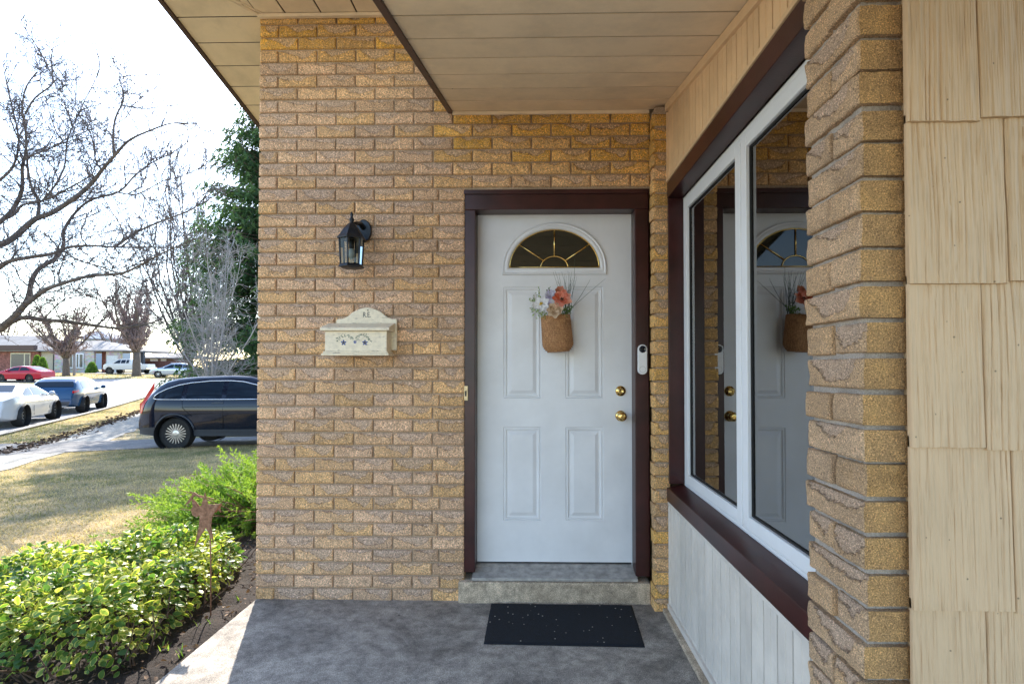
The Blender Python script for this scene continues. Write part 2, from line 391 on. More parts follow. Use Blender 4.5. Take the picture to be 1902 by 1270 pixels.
# ================================================================== BRICKS
def brick_mesh(name, L, H, D, nx_, nz_, seed, mat, nd=1, cres=True):
    """rock face towards -Y; centred on X, z from 0 to H, y from 0 back to D"""
    r = random.Random(seed); mb = MB()
    a, b = r.uniform(-.12, .32), r.uniform(.6, 1.1); dip = r.uniform(.22, .85); sk_ = r.uniform(.45, 2.4)
    has = cres and r.random() < .88
    def crest(u):
        if not has or u < a or u > b: return 2.0
        t = (u-a)/(b-a); t = t**sk_
        return 1-dip*(max(0, math.sin(math.pi*t))**.55)+.20*mnoise.noise((u*4, seed*1.7, 1))+.10*mnoise.noise((u*17, seed*1.3, 2))+.03*mnoise.noise((u*45, seed*1.3, 6))
    def disp(u, v):
        s = v-crest(u); x, z = u*L, v*H
        base = (.0022+(.0035 if nd > 8 else .0006))*mnoise.noise((x*22, z*22, seed))+.0012*mnoise.noise((x*70, z*70, seed+5))
        if s > 0: base += (.0072 if nd > 8 else .0098)*math.exp(-s/.17)*(.55+.9*abs(mnoise.noise((u*6, seed, 3))))+.0045*mnoise.noise((x*130, z*130, seed+9))+.001
        elif s > -.12: base -= .0022*(1+s/.12)
        e = min(u*L, (1-u)*L, v*H, (1-v)*H)
        base += .005*max(0, 1-e/.006)**2
        return base, max(0, min(1, .5+s*2.2))
    k = nz_+1
    us = [0]+[(i+.0)/nx_ for i in range(1, nx_)]+[1]
    for i in range(nx_+1):
        for j in range(k):
            u, v = i/nx_, j/nz_
            if i == 0: u = .004
            if i == nx_: u = .996
            d, ms = disp(u, v)
            jx = .0016*mnoise.noise((v*9, seed, i == 0)) if i in (0, nx_) else 0
            jz = .0018*mnoise.noise((u*14, seed, 7+j)) if j in (0, nz_) else 0
            mb.v.append(((i/nx_-.5)*L+jx, d, v*H+jz)); mb.a.append(ms if has else 0)
    for i in range(nx_):
        for j in range(nz_): mb.f.append((i*k+j, (i+1)*k+j, (i+1)*k+j+1, i*k+j+1))
    # rim back to depth D
    rim = [(i, 0) for i in range(nx_+1)]+[(nx_, j) for j in range(1, k)]+[(i, nz_) for i in range(nx_-1, -1, -1)]+[(0, j) for j in range(nz_-1, 0, -1)]
    prev = [i*k+j for i, j in rim]
    for q in range(1, nd+1):
        cur = []
        for (i, j) in rim:
            x, y, z = mb.v[i*k+j]; yy = D*q/nd if nd > 1 else D
            nn_ = 0
            if nd > 1 and i in (0, nx_):
                nn_ = (.0035*mnoise.noise((yy*45, z*45, seed))+.0022*mnoise.noise((yy*150, z*150, seed)))*(1 if i else -1)
                if q == nd: nn_ -= .003*(1 if i else -1)
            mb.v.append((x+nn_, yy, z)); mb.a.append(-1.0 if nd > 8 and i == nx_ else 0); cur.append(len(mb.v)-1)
        for t in range(len(rim)): mb.f.append((prev[t], cur[t], cur[(t+1) % len(rim)], prev[(t+1) % len(rim)]))
        prev = cur
    mb.f.append(tuple(reversed(prev)))
    me_ = mb.mesh(name, mat); me_.polygons.foreach_set('use_smooth', [True]*len(me_.polygons)); me_.set_sharp_from_angle(angle=R(60))
    return me_
BH, BL, PITCH, JO = .065, .2197, .0750, .010
WY_ = 3.115
full = [brick_mesh('brick_face', BL, BH, .09, 30, 9, s, M['brick']) for s in range(26)]
half = [brick_mesh('brick_half', .104, BH, .09, 15, 9, 100+s, M['brick'], 3, s % 2 == 0) for s in range(6)]
cuts = {}
def brick_color(z, x, r):
    """yellower bricks high up under the soffits and right of the door"""
    ochre_f = 0
    if z > 2.3 and x > -.55: ochre_f = min(1, (z-2.25)/.35)
    if z > 3.12: ochre_f = max(ochre_f, min(1, (z-3.08)/.12))
    if x > .5: ochre_f = max(ochre_f, .55)
    a = Vector((.66, .415, .255)); b = Vector((.74, .40, .07))
    c = a.lerp(b, max(0, min(1, ochre_f*.8+r.uniform(-.2, .42)))); f = r.uniform(.88, 1.26)
    return (c.x*f, c.y*f, c.z*f, 1)
def lay(parent, x0, x1, z, y, r):
    L = x1-x0
    if L > .195: me_, sx = r.choice(full), L/BL
    elif L < .12: me_, sx = r.choice(half), L/.104
    else:
        key = round(L, 2)
        if key not in cuts: cuts[key] = [brick_mesh('brick_cut', key, BH, .09, max(12, int(key*140)), 9, 300+len(cuts)*7+q, M['brick']) for q in range(3)]
        me_, sx = r.choice(cuts[key]), L/key
    o = put('brick', me_, parent, ((x0+x1)/2, y+r.uniform(-.0025, .0025), z+r.uniform(-.001, .001)), scale=(sx, 1, 1))
    o.rotation_euler = (0, r.uniform(-.004, .004), r.uniform(-.006, .006)); o.color = brick_color(z, (x0+x1)/2, r); return o
wall = thing('brick_wall', 'tan rock-faced brick wall carrying the lantern and mailbox left of the door', 'wall', (-.5, WY_, 0))
r = random.Random(11)
z0 = .064-PITCH
for k in range(0, 46):
    z = z0+PITCH*k+JO/2
    odd = k % 2 == 1
    over = z > 2.36
    xend = .672 if over else -.405
    joints = [-1.612]
    j = -1.388 if odd else -1.503
    while j < xend-.04: joints.append(j); j += .2297
    if not over:
        if odd:
            joints = [q for q in joints if q < -.60]+[-.545+r.uniform(-.01, .01)]
        joints = [q for q in joints if q < -.50 or q == joints[-1]]
        if xend-joints[-1] < .06: joints.pop()
    joints.append(xend+JO)
    for a, b in zip(joints[:-1], joints[1:]):
        lay(wall, a+(0 if a == -1.612 else JO/2), b-JO/2, z, WY_, r)
# mortar bed set back behind the bricks, as a rippled sheet with thickness
def mortar_sheet(parent, x0, x1, za, zb, y, holes=(), step=.0375):
    mb = MB(); xs_ = np.arange(x0, x1+step*.5, step); xs_[-1] = x1; zs_ = np.arange(za, zb+step*.5, step); zs_[-1] = zb
    k = len(zs_)
    for x in xs_:
        for z in zs_: mb.v.append((x, y+.0025*mnoise.noise((x*14, z*14, 3)), z))
    for i in range(len(xs_)-1):
        for j in range(k-1): mb.f.append((i*k+j, (i+1)*k+j, (i+1)*k+j+1, i*k+j+1))
    return mb.build('mortar', M['mortar'], parent, fix=False, smooth=True)
mortar_sheet(wall, -1.606, -.405, -.02, 3.46, WY_+.0155)
mortar_sheet(wall, -.405, .70, 2.378, 3.46, WY_+.0155)
mb = MB(); mb.box(-1.606, -.405, WY_+.024, WY_+.10, -.2, 3.46); mb.box(-.405, .9, WY_+.024, WY_+.10, 2.378, 3.46)
mb.build('wall_core', M['mortar'], wall)

pier = thing('brick_pier', 'narrow brick pier between the door frame and the window siding', 'pier', (.71, 3.0, 0))
for k in range(0, 38):
    z = z0+PITCH*k+JO/2
    if z+BH > 2.80: break
    o = put('brick', r.choice(half), pier, (.714, 3.0+r.uniform(-.003, .003), z), scale=(.088/.104*r.uniform(.97, 1.06), 1, 1))
    o.rotation_euler = (0, r.uniform(-.01, .01), r.uniform(-.05, .08)); o.color = brick_color(z, .71, r)
mb = MB(); mb.box(.684, .752, 3.0095, 3.115, -.02, 2.80); mb.build('mortar', M['mortar'], pier)

pillar = thing('brick_pillar', 'thick brick pillar in the foreground between window and cream shingles', 'pillar', (.72, 1.12, 0))
PH, PP = .0640, .0738
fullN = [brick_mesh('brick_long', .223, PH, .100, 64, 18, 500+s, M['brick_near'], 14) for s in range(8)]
halfF = [brick_mesh('brick_short', .107, PH, .100, 32, 18, 650+s, M['brick_near'], 5, s % 3 != 0) for s in range(5)]
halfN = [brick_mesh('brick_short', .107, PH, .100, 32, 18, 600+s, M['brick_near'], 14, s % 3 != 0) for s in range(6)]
zb = 1.513-.0738*22
for k in range(0, 46):
    z = zb+PP*k+.005
    if z > 2.9 or z+PH < -.02: continue
    def pb(me_, yc):
        o = put('brick', me_, pillar, (.675+r.uniform(-.006, .006), yc, z+r.uniform(-.002, .002)), rot=(0, 0, -math.pi/2+r.uniform(-.012, .012)))
        o.scale = (1, 1, r.uniform(.93, 1.045)); t = r.uniform(0, .35); c = Vector((.61, .41, .25)).lerp(Vector((.60, .34, .12)), t)*r.uniform(.85, 1.1); o.color = (*c, 1)
        o.rotation_euler.x = r.uniform(-.012, .012)
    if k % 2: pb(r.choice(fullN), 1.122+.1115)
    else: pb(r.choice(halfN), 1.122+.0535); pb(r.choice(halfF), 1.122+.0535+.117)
mb = MB()
n = 60
nz_, ny_ = 190, 16
for q in range(2):
    b0 = len(mb.v)
    for i in range(ny_+1):
        for j in range(nz_+1):
            z = -.05+2.95*j/nz_; w_ = .003*mnoise.noise((i*.5+q*40, z*26, 1))+.0015*mnoise.noise((i*1.7+q*40, z*80, 1))
            mb.v.append((.690+w_, 1.136+.202*i/ny_, z) if q == 0 else (.690+.082*i/ny_, 1.1355+w_, z))
    for i in range(ny_):
        for j in range(nz_): mb.f.append((b0+i*(nz_+1)+j, b0+(i+1)*(nz_+1)+j, b0+(i+1)*(nz_+1)+j+1, b0+i*(nz_+1)+j+1))
mb.build('mortar', M['mortar_pale'], pillar, smooth=True, fix=False)
mb = MB(); mb.box(.697, .772, 1.143, 1.338, -.05, 2.9); mb.build('pillar_core', M['mortar'], pillar)

# ================================================================== SHINGLE WALL
def shingle_mat():
    g = G('cream_shingle_paint'); v = g.coord(scale=(1, 1, .035), rnd=True); n1 = g.noise(v, 190, 3, .6, .3); n2 = g.noise(g.coord(), 4, 4)
    vo = g.n('TexVoronoi', Vector=g.coord(), Scale=24.0).outputs['Distance']
    c = g.mix(.6, (.60, .425, .26), g.ramp(n1, [(.3, .75), (.5, 1)]), 'MULTIPLY')
    c = g.mix(1, c, g.ramp(n2, [(.3, .9), (.7, 1.05)]), 'MULTIPLY'); c = g.mix(g.ramp(vo, [(.035, .8), (.06, 0)]), c, (.12, .09, .05))
    g.bump(n1, .5, .003); return g.done(c, .62)
M['shingle'] = shingle_mat()
shw = thing('shingle_wall', 'cream painted wood shingle wall at the right edge', 'wall', (.9, 1.1, 0))
def shingle(x0, x1, zlo, seed):
    mb = MB(); w = x1-x0; nx2 = int(w/.0014); nz2 = 22; hh = .345; k = nz2+1
    for i in range(nx2+1):
        for j in range(k):
            u, v = i/nx2, j/nz2; x = x0+u*w; z = zlo+v*hh
            xx = x+.006*mnoise.noise((seed, z*4, x*6)); 
            nn1 = mnoise.noise((xx*75, z*1.3, seed)); gr = .0032*max(0, 1-abs(nn1)/.13)*(.35+.65*abs(mnoise.noise((xx*9, z*2.5, seed+3))*2))+.0016*max(0, 1-abs(mnoise.noise((xx*190, z*1.5, seed+1)))/.2)+nn1*.001
            e = min(u, 1-u)*w; gr += .003*max(0, 1-e/.003)
            y = 1.100-.0085*(1-v)+gr
            if j == 0: z += .0015*mnoise.noise((x*30, seed, 1))
            mb.v.append((x, y, z))
    for i in range(nx2):
        for j in range(nz2): mb.f.append((i*k+j, (i+1)*k+j, (i+1)*k+j+1, i*k+j+1))
    n0 = len(mb.v)
    rim = [(i, 0) for i in range(nx2+1)]+[(nx2, j) for j in range(1, k)]+[(i, nz2) for i in range(nx2-1, -1, -1)]+[(0, j) for j in range(nz2-1, 0, -1)]
    for (i, j) in rim: x, y, z = mb.v[i*k+j]; mb.v.append((x, 1.108, z))
    for t in range(len(rim)):
        a, b = rim[t], rim[(t+1) % len(rim)]; mb.f.append((a[0]*k+a[1], n0+t, n0+(t+1) % len(rim), b[0]*k+b[1]))
    o = mb.build('shingle', M['shingle'], shw, fix=True); sharp(o, 50)
rows = [(-.13, [.906, 1.13]), (.198, [.955, 1.2]), (.530, [.905, 1.15]), (.858, [.958, 1.2]), (1.181, [.905, 1.1]), (1.514, [.955, 1.22]), (1.842, [.903, 1.12]), (2.17, [.96, 1.2]), (2.50, [.9, 1.1])]
for q, (zlo, js) in enumerate(rows):
    js = [.757]+js+[1.40]
    for a, b in zip(js[:-1], js[1:]): shingle(a+.0012, b-.0012, zlo+random.Random(q*9+int(a*100)).choice((0, .003, -.005)), q*10+int(a*37))
mb = MB(); mb.box(.7725, 1.42, 1.1085, 1.34, -.2, 2.9); mb.build('wall_core', M['shingle'], shw)

# ================================================================== WINDOW WALL (X = .752)
SX_, WX_ = .752, .83
def grooved_panel(name, parent, y0, y1, z0, z1, mat, z0b=None, z1b=None):
    """vertical siding board facing -X; z0b, z1b = heights at y1"""
    z0b = z0 if z0b is None else z0b; z1b = z1 if z1b is None else z1b; mb = MB(); g_ = .0045
    mid = (y0+y1)/2
    prof = [(y0+.0062, .002), (y0+.0070, 0), (y0+.0075, 0), (mid-.003, 0), (mid-.001, .003), (mid+.001, .003), (mid+.003, 0), (y1-.0015, 0), (y1-.001, .001), (y1, .002)]
    for (y, d) in prof:
        t = (y-y0)/(y1-y0); mb.v.append((SX_+d, y, z0+(z0b-z0)*t)); mb.v.append((SX_+d, y, z1+(z1b-z1)*t))
    for i in range(len(prof)-1): mb.f.append((2*i, 2*i+1, 2*i+3, 2*i+2))
    n_ = len(mb.v)
    mb.v += [(SX_+.004, y0+.0062, z0), (SX_+.004, y0+.0062, z1), (SX_+.004, y1, z0b), (SX_+.004, y1, z1b)]
    mb.f += [(0, n_, n_+1, 1), (2*len(prof)-2, 2*len(prof)-1, n_+3, n_+2), (n_, n_+2, n_+3, n_+1)]
    return mb.build(name, mat, parent)
low = thing('lower_siding', 'pale vertical siding below the window beside the door mat', 'siding', (SX_, 2.2, 0))
upp = thing('upper_siding', 'cream vertical siding above the window under the porch soffit', 'siding', (SX_, 2.2, 2.37))
def zs_(y): return 2.834-.184*(3.115-y)
y = 2.985; k = 0
while y > 1.30:
    ya = max(y-.1, 1.30)
    grooved_panel('siding_board', low, ya, y, .045, .604, M['siding'])
    grooved_panel('siding_board', upp, ya, y, 2.385, zs_(ya)-.03, M['siding_hi'], 2.385, zs_(y)-.03)
    y -= .1
mb = MB(); mb.box(SX_-.010, SX_+.014, 1.30, 2.998, .588, .606); mb.build('top_trim', M['siding'], low, bevel=.002)
mb = MB(); mb.box(SX_-.008, SX_+.014, 2.984, 2.997, .04, .588); mb.build('corner_trim', M['siding'], low, bevel=.002)
mb = MB(); mb.box(SX_-.014, SX_+.014, 1.30, 2.998, .018, .046); mb.build('bottom_trim', M['siding'], low, bevel=.002)
mb = MB(); mb.box(SX_-.040, SX_+.014, 1.30, 3.00, -.005, .019); mb.build('base_ledge', M['step'], low, bevel=.004)
mb = MB(); mb.box(SX_-.012, SX_+.014, 1.30, 2.998, 2.368, 2.386); mb.build('bottom_trim', M['siding_hi'], upp, bevel=.002)
mb = MB(); mb.box(SX_-.010, SX_+.014, 2.984, 2.997, 2.386, 2.76); mb.build('corner_trim', M['siding_hi'], upp, bevel=.002)
mb = MB(); mb.prism([(1.2, zs_(1.2)-.045), (2.998, zs_(2.998)-.045), (2.998, zs_(2.998)-.003), (1.2, zs_(1.2)-.003)], SX_-.016, SX_+.014, 'X'); mb.build('top_trim', M['siding_hi'], upp, bevel=.002)
mb = MB(); mb.box(SX_+.022, SX_+.034, 1.31, 2.99, .03, .60); mb.build('sheathing', M['brown2'], low)
mb = MB(); mb.box(SX_+.022, SX_+.034, 1.31, 2.99, 2.39, 2.48); mb.prism([(1.31, 2.48), (2.99, 2.48), (2.99, zs_(2.99)-.05), (1.31, zs_(1.31)-.05)], SX_+.022, SX_+.034, 'X'); mb.build('sheathing', M['brown2'], upp)
# brown surround
sur = thing('window_surround', 'dark brown metal trim boxing in the white window', 'trim', (SX_, 2.2, .6))
mb = MB(); mb.box(SX_-.006, WX_+.0, 1.30, 2.998, 2.281, 2.367); mb.build('head_trim', M['brown'], sur, bevel=.003)
mb = MB(); mb.prism([(SX_-.006, 2.279), (WX_+.02, 2.315-.036), (WX_+.02, 2.30), (SX_-.006, 2.30)], 1.3, 2.998); 
mb = MB(); mb.prism([(SX_-.014, .607), (WX_-.002, .607), (WX_-.002, .700), (SX_-.014, .680)], 1.30, 2.998); mb.build('sill', M['brown'], sur, bevel=.003)
mb = MB(); mb.box(SX_-.004, WX_+.05, 2.981, 2.9985, .703, 2.279); mb.build('side_trim', M['brown'], sur, bevel=.002)
mb = MB(); mb.box(SX_-.013, SX_+.01, 2.962, 2.980, .703, 2.279); 
win = thing('window', 'white vinyl double casement window reflecting the front door', 'window', (WX_, 2.2, .70))
ZB, ZT = .692, 2.276
Y0, Y1 = 1.30, 2.978; YM = 2.153
def bx(n_, x0, x1, y0, y1, z0, z1, mt, par, bv=.003): mb = MB(); mb.box(x0, x1, y0, y1, z0, z1); return mb.build(n_, mt, par, bevel=bv)
bx('outer_frame', WX_, WX_+.08, Y1-.022, Y1, ZB, ZT, M['vinyl'], win)
bx('outer_frame', WX_, WX_+.08, Y0, Y1-.022, ZB, ZB+.022, M['vinyl'], win)
bx('outer_frame', WX_, WX_+.08, Y0, Y1-.022, ZT-.022, ZT, M['vinyl'], win)
bx('mullion', WX_+.002, WX_+.08, YM-.004, YM+.004, ZB+.022, ZT-.022, M['vinyl'], win, .001)
def glass_mat(ior=3.3):
    g = G('window_glass'); fr = g.n('Fresnel', IOR=ior)
    gl = g.n('BsdfGlossy', Color=(1, 1, 1), Roughness=0.0); tr = g.n('BsdfTransparent', Color=(.80, .84, .84))
    bmp = g.n('Bump', Height=g.noise(g.coord(), 1.3, 1), Strength=.02, Distance=.01); g.set(gl, 'Normal', bmp)
    mx = g.n('MixShader', Fac=fr.outputs[0], i1=tr.outputs[0], i2=gl.outputs[0]); g.t.links.new(mx.outputs[0], g.out.inputs[0]); return g.m
M['glass'] = glass_mat()
def carglass():
    g = G('car_glass'); return g.done((.010, .018, .03), .03, 0, **{'IOR': 1.35})
M['carglass'] = carglass()
M['lampglass'] = glass_mat(1.35)
for (ya, yb) in ((Y0, YM-.005), (YM+.005, Y1-.024)):
    za, zb_ = ZB+.024, ZT-.024; w = .052
    s = thing.__globals__['put']('sash', None, win, (WX_+.01, (ya+yb)/2, za))
    X0, X1 = WX_-.004, WX_+.05
    bx('stile', X0, X1, ya, ya+w, za, zb_, M['vinyl'], s); bx('stile', X0, X1, yb-w, yb, za, zb_, M['vinyl'], s)
    bx('rail', X0+.0005, X1-.001, ya+w, yb-w, za, za+w, M['vinyl'], s); bx('rail', X0+.0005, X1-.001, ya+w, yb-w, zb_-w, zb_, M['vinyl'], s)
    mb = MB()
    for (a, b, c, d) in ((ya+w, ya+w+.006, za+w, zb_-w), (yb-w-.006, yb-w, za+w, zb_-w), (ya+w+.006, yb-w-.006, za+w, za+w+.006), (ya+w+.006, yb-w-.006, zb_-w-.006, zb_-w)): mb.box(WX_+.010, WX_+.03, a, b, c, d)
    mb.build('gasket', M['black'], s)
    bx('glass_pane', WX_+.0165, WX_+.0168, ya+w, yb-w, za+w, zb_-w, M['glass'], s, 0)
# interior room
room = G('interior_wall_paint').done((.30, .29, .27), .8)
rm = thing('room_interior', 'dim room seen through the window with pale curtains', 'room', (2, 2.2, 0)); rm['kind'] = 'structure'
mb = MB()
x0, x1, y0, y1, z0_, z1_ = .93, 4.2, 1.36, 5.5, .1, 2.5
mb.box(x1, x1+.1, y0, y1, z0_, z1_); mb.box(x0, x1, y1, y1+.1, z0_, z1_); mb.box(x0, x1, y0-.02, y0, z0_, z1_); mb.box(x0-.1, x1, y0, y1, z1_, z1_+.1); mb.box(x0-.1, x1, y0, y1, z0_-.1, z0_)
mb.box(x0-.016, x0, y0, Y1+.02, z0_, ZB); mb.box(x0-.016, x0, y0, Y1+.02, ZT, z1_); mb.box(x0-.016, x0, Y1, y1, z0_, z1_)
mb.build('room_walls', room, rm)
M['curtain'] = leafmat('white_sheer_curtain', [(0, (.7, .7, .7)), (1, (.75, .75, .75))], .9, .3)
for (ya, yb, xx) in ((1.86, 2.10, .965), (2.80, 2.95, .965)):
    mb = MB(); n_ = 40
    for i in range(n_+1):
        y = ya+(yb-ya)*i/n_; x = xx+.018*math.sin(i*1.15)+.006*math.sin(i*2.7)
        mb.v += [(x, y, .72), (x, y, 2.3)]
    for i in range(n_): mb.f.append((2*i, 2*i+2, 2*i+3, 2*i+1))
    mb.build('curtain', M['curtain'], rm, smooth=True, fix=False)

# ================================================================== DOOR
door = thing('front_door', 'white panelled front door with a half-round fanlight', 'door', (.12, 3.235, .183))
DX0, DX1, DZ0, DZ1, DY = -.335, .585, .183, 2.262, 3.235
px_ = [(-.178, .047), (.194, .420)]; pz_ = [(.427, .985), (1.156, 1.826)]
xc = sorted({DX0, DX1, *[a for p in px_ for a in p]}); zc = sorted({DZ0, DZ1, *[a for p in pz_ for a in p]})
mb = MB()
for i in range(len(xc)-1):
    for j in range(len(zc)-1):
        if any(abs(xc[i]-p[0]) < 1e-6 for p in px_) and any(abs(zc[j]-p[0]) < 1e-6 for p in pz_): continue
        mb.add([(xc[i], DY, zc[j]), (xc[i+1], DY, zc[j]), (xc[i+1], DY, zc[j+1]), (xc[i], DY, zc[j+1])], [(0, 1, 2, 3)])
mb.add([(DX0, DY, DZ0), (DX1, DY, DZ0), (DX1, DY, DZ1), (DX0, DY, DZ1), (DX0, DY+.045, DZ0), (DX1, DY+.045, DZ0), (DX1, DY+.045, DZ1), (DX0, DY+.045, DZ1)], [(0, 4, 5, 1), (1, 5, 6, 2), (2, 6, 7, 3), (3, 7, 4, 0), (7, 6, 5, 4)])
mb.build('door_slab', M['door'], door, fix=False)
for (a, b) in px_:
    for (c, d) in pz_:
        mb = MB(); pr = [(0, 0), (.004, .006), (.010, .002), (.014, .002), (.019, .009), (.027, .010), (.048, .001), (.050, .0005)]
        for (ins, dep) in pr: mb.v += [(a+ins, DY+dep, c+ins), (b-ins, DY+dep, c+ins), (b-ins, DY+dep, d-ins), (a+ins, DY+dep, d-ins)]
        for q in range(len(pr)-1):
            for t in range(4): mb.f.append((q*4+t, q*4+(t+1) % 4, q*4+4+(t+1) % 4, q*4+4+t))
        q = len(pr)-1; mb.f.append((q*4, q*4+1, q*4+2, q*4+3)); mb.build('panel', M['door'], door, fix=False)
# fanlight
FC = (.128, 1.940); FR = .272; FH = .232
fan = put('fanlight', None, door, (FC[0], DY, FC[1]))
def arc(rx, rz, n_=40, dz=0): return [(FC[0]+rx*math.cos(math.pi*i/n_), FC[1]+dz+rz*math.sin(math.pi*i/n_)) for i in range(n_+1)]
def ringmesh(loops, mat, name, par):
    """loops: list of (poly, y); closes each loop"""
    mb = MB(); n_ = len(loops[0][0])
    for poly, y in loops: mb.v += [(p[0], y, p[1]) for p in poly]
    for q in range(len(loops)-1):
        for t in range(n_): mb.f.append((q*n_+t, q*n_+(t+1) % n_, (q+1)*n_+(t+1) % n_, (q+1)*n_+t))
    return sharp(mb.build(name, mat, par, fix=True), 40)
def lp(e): return arc(FR+e, FH+e)[0:0]+[(FC[0]+FR+e, FC[1]-e)]+arc(FR+e, FH+e)+[(FC[0]-FR-e, FC[1]-e)]
ringmesh([(lp(.042), DY+.001), (lp(.042), DY-.008), (lp(.034), DY-.013), (lp(.026), DY-.008), (lp(.018), DY-.012), (lp(.010), DY-.011), (lp(.002), DY-.006), (lp(0), DY-.001)], M['door'], 'fan_frame', fan)
mb = MB(); a_ = arc(FR+.003, FH+.003); mb.v = [(FC[0], DY-.003, FC[1]+.02)]+[(p[0], DY-.003, p[1]) for p in a_]
mb.f = [(0, i, i+1) for i in range(1, len(a_))]+[(0, len(a_), 1)]
fg = G('fanlight_glass').done((.012, .013, .008), .03, 0, **{'IOR': 1.7}); mb.build('glass_pane', fg, fan, fix=False)
mb = MB()
e = [(p[0], DY-.006, p[1]) for p in arc(FR-.004, FH-.004)]; mb.tube(e, .0035, 6)
mb.tube([(p[0], DY-.006, p[1]) for p in [(FC[0]-FR, FC[1]+.003), (FC[0]+FR, FC[1]+.003)]], .003, 6)
mb.tube([(FC[0]+.082*math.cos(math.pi*i/16), DY-.0065, FC[1]+.068*math.sin(math.pi*i/16)) for i in range(17)], .0042, 6)
mb.build('came', M['brass'], fan, smooth=True)
for an in (38, 90, 142):
    c_, s_ = math.cos(R(an)), math.sin(R(an)); mb = MB()
    mb.tube([(FC[0]+.084*c_, DY-.0065, FC[1]+.070*s_), (FC[0]+(FR-.006)*c_, DY-.0065, FC[1]+(FH-.006)*s_)], .0048, 6); mb.build('came', M['brass'], fan, smooth=True)
# locks
for (z, rr, nm) in ((1.201, .031, 'deadbolt'), (1.053, .032, 'door_knob')):
    k_ = put(nm, None, door, (.523, DY, z))
    mb = MB(); mb.lathe([(rr, 0), (rr, -.004), (rr*.9, -.009), (rr*.6, -.012), (rr*.58, -.013)], (.523, DY, z), 28, 'Y'); mb.build('rose', M['brass'], k_, smooth=True)
    mb = MB()
    if nm == 'door_knob': mb.lathe([(.011, -.012), (.011, -.028), (.018, -.034), (.027, -.045), (.0285, -.055), (.024, -.066), (.012, -.071), (.006, -.0705)], (.523, DY, z), 28, 'Y')
    else: mb.lathe([(.017, -.012), (.017, -.02), (.013, -.024), (.012, -.021), (.003, -.021)], (.523, DY, z), 24, 'Y')
    mb.build('knob', M['brass'], k_, smooth=True)
# frame
fr = thing('door_frame', 'dark brown painted frame around the white front door', 'door frame', (.12, 3.13, .16))
FY = 3.128
bx('jamb', -.403, -.337, FY, 3.29, .158, 2.262, M['brown'], fr, .004); bx('jamb', .590, .672, FY, 3.29, .140, 2.262, M['brown'], fr, .004)
bx('head', -.403, .672, FY, 3.29, 2.2625, 2.377, M['brown'], fr, .004)
bx('stop', -.339, -.331, 3.262, 3.29, .17, 2.262, M['brown2'], fr, 0)
bx('weatherstrip', DX1+.001, .5895, 3.232, 3.29, .17, 2.262, M['vinyl'], fr, 0)
bx('head_moulding', -.405, .674, 3.118, 3.1275, 2.352, 2.378, M['brown'], fr, .003)
bx('strike_box', -.401, -.378, 3.118, 3.1275, 1.15, 1.235, M['brassdull'], fr, .002)
bx('box_slot', -.395, -.386, 3.1165, 3.118, 1.175, 1.207, M['black'], fr, 0)
st = thing('doorstep', 'low concrete step below the white front door', 'step', (.12, 3.09, 0))
mb = MB(); mb.box(-.428, .668, 3.085, 3.30, -.05, .118); mb.build('step_block', M['step'], st, bevel=.008)
mb = MB(); mb.prism([(3.10, .120), (3.29, .120), (3.29, .176), (3.235, .172), (3.205, .160), (3.115, .140), (3.10, .136)], -.352, .598, 'X'); mb.build('threshold', M['alu'], st, bevel=.002)
bx('door_sweep', DX0, DX1, 3.238, 3.27, .1765, .1825, M['black'], st, 0)
mat_g = G('mat_fabric'); v = mat_g.coord(); nz = mat_g.noise(v, 420, 2, .8); nb = mat_g.noise(v, 60, 3, .7)
vo = mat_g.n('TexVoronoi', Vector=v, Scale=26.0)
cc = mat_g.mix(1, mat_g.ramp(nz, [(.35, (.0015, .0025, .006)), (.6, (.004, .009, .022)), (.78, (.03, .06, .10))]), mat_g.ramp(nb, [(.3, .5), (.7, 1.2)]), 'MULTIPLY')
cc = mat_g.mix(mat_g.ramp(vo.outputs['Distance'], [(.07, 1), (.10, 0)]), cc, (.7, .66, .6)); mat_g.bump(nz, 1, .006); M['mat'] = mat_g.done(cc, .9)
mb = MB(); nn2 = 60
P4 = [Vector((-.241, 2.628, 0)), Vector((.536, 2.612, 0)), Vector((.556, 3.070, 0)), Vector((-.238, 3.078, 0))]
for i in range(nn2+1):
    for j in range(31):
        p = P4[0].lerp(P4[1], i/nn2).lerp(P4[3].lerp(P4[2], i/nn2), j/30); e = min(i, nn2-i, (30-j)*1, j)
        mb.v.append((p.x+.0015*mnoise.noise((p.x*60, p.y*60, 1)), p.y+.0015*mnoise.noise((p.x*60, p.y*60, 4)), .0095+(.0015*mnoise.noise((p.x*9, p.y*9, 0)) if e else -.007)))
for i in range(nn2):
    for j in range(30): mb.f.append((i*31+j, (i+1)*31+j, (i+1)*31+j+1, i*31+j+1))
tag(mb.build('door_mat', M['mat'], origin=(.15, 2.85, 0), smooth=True), 'dark navy door mat with pale specks on the porch slab', 'mat')

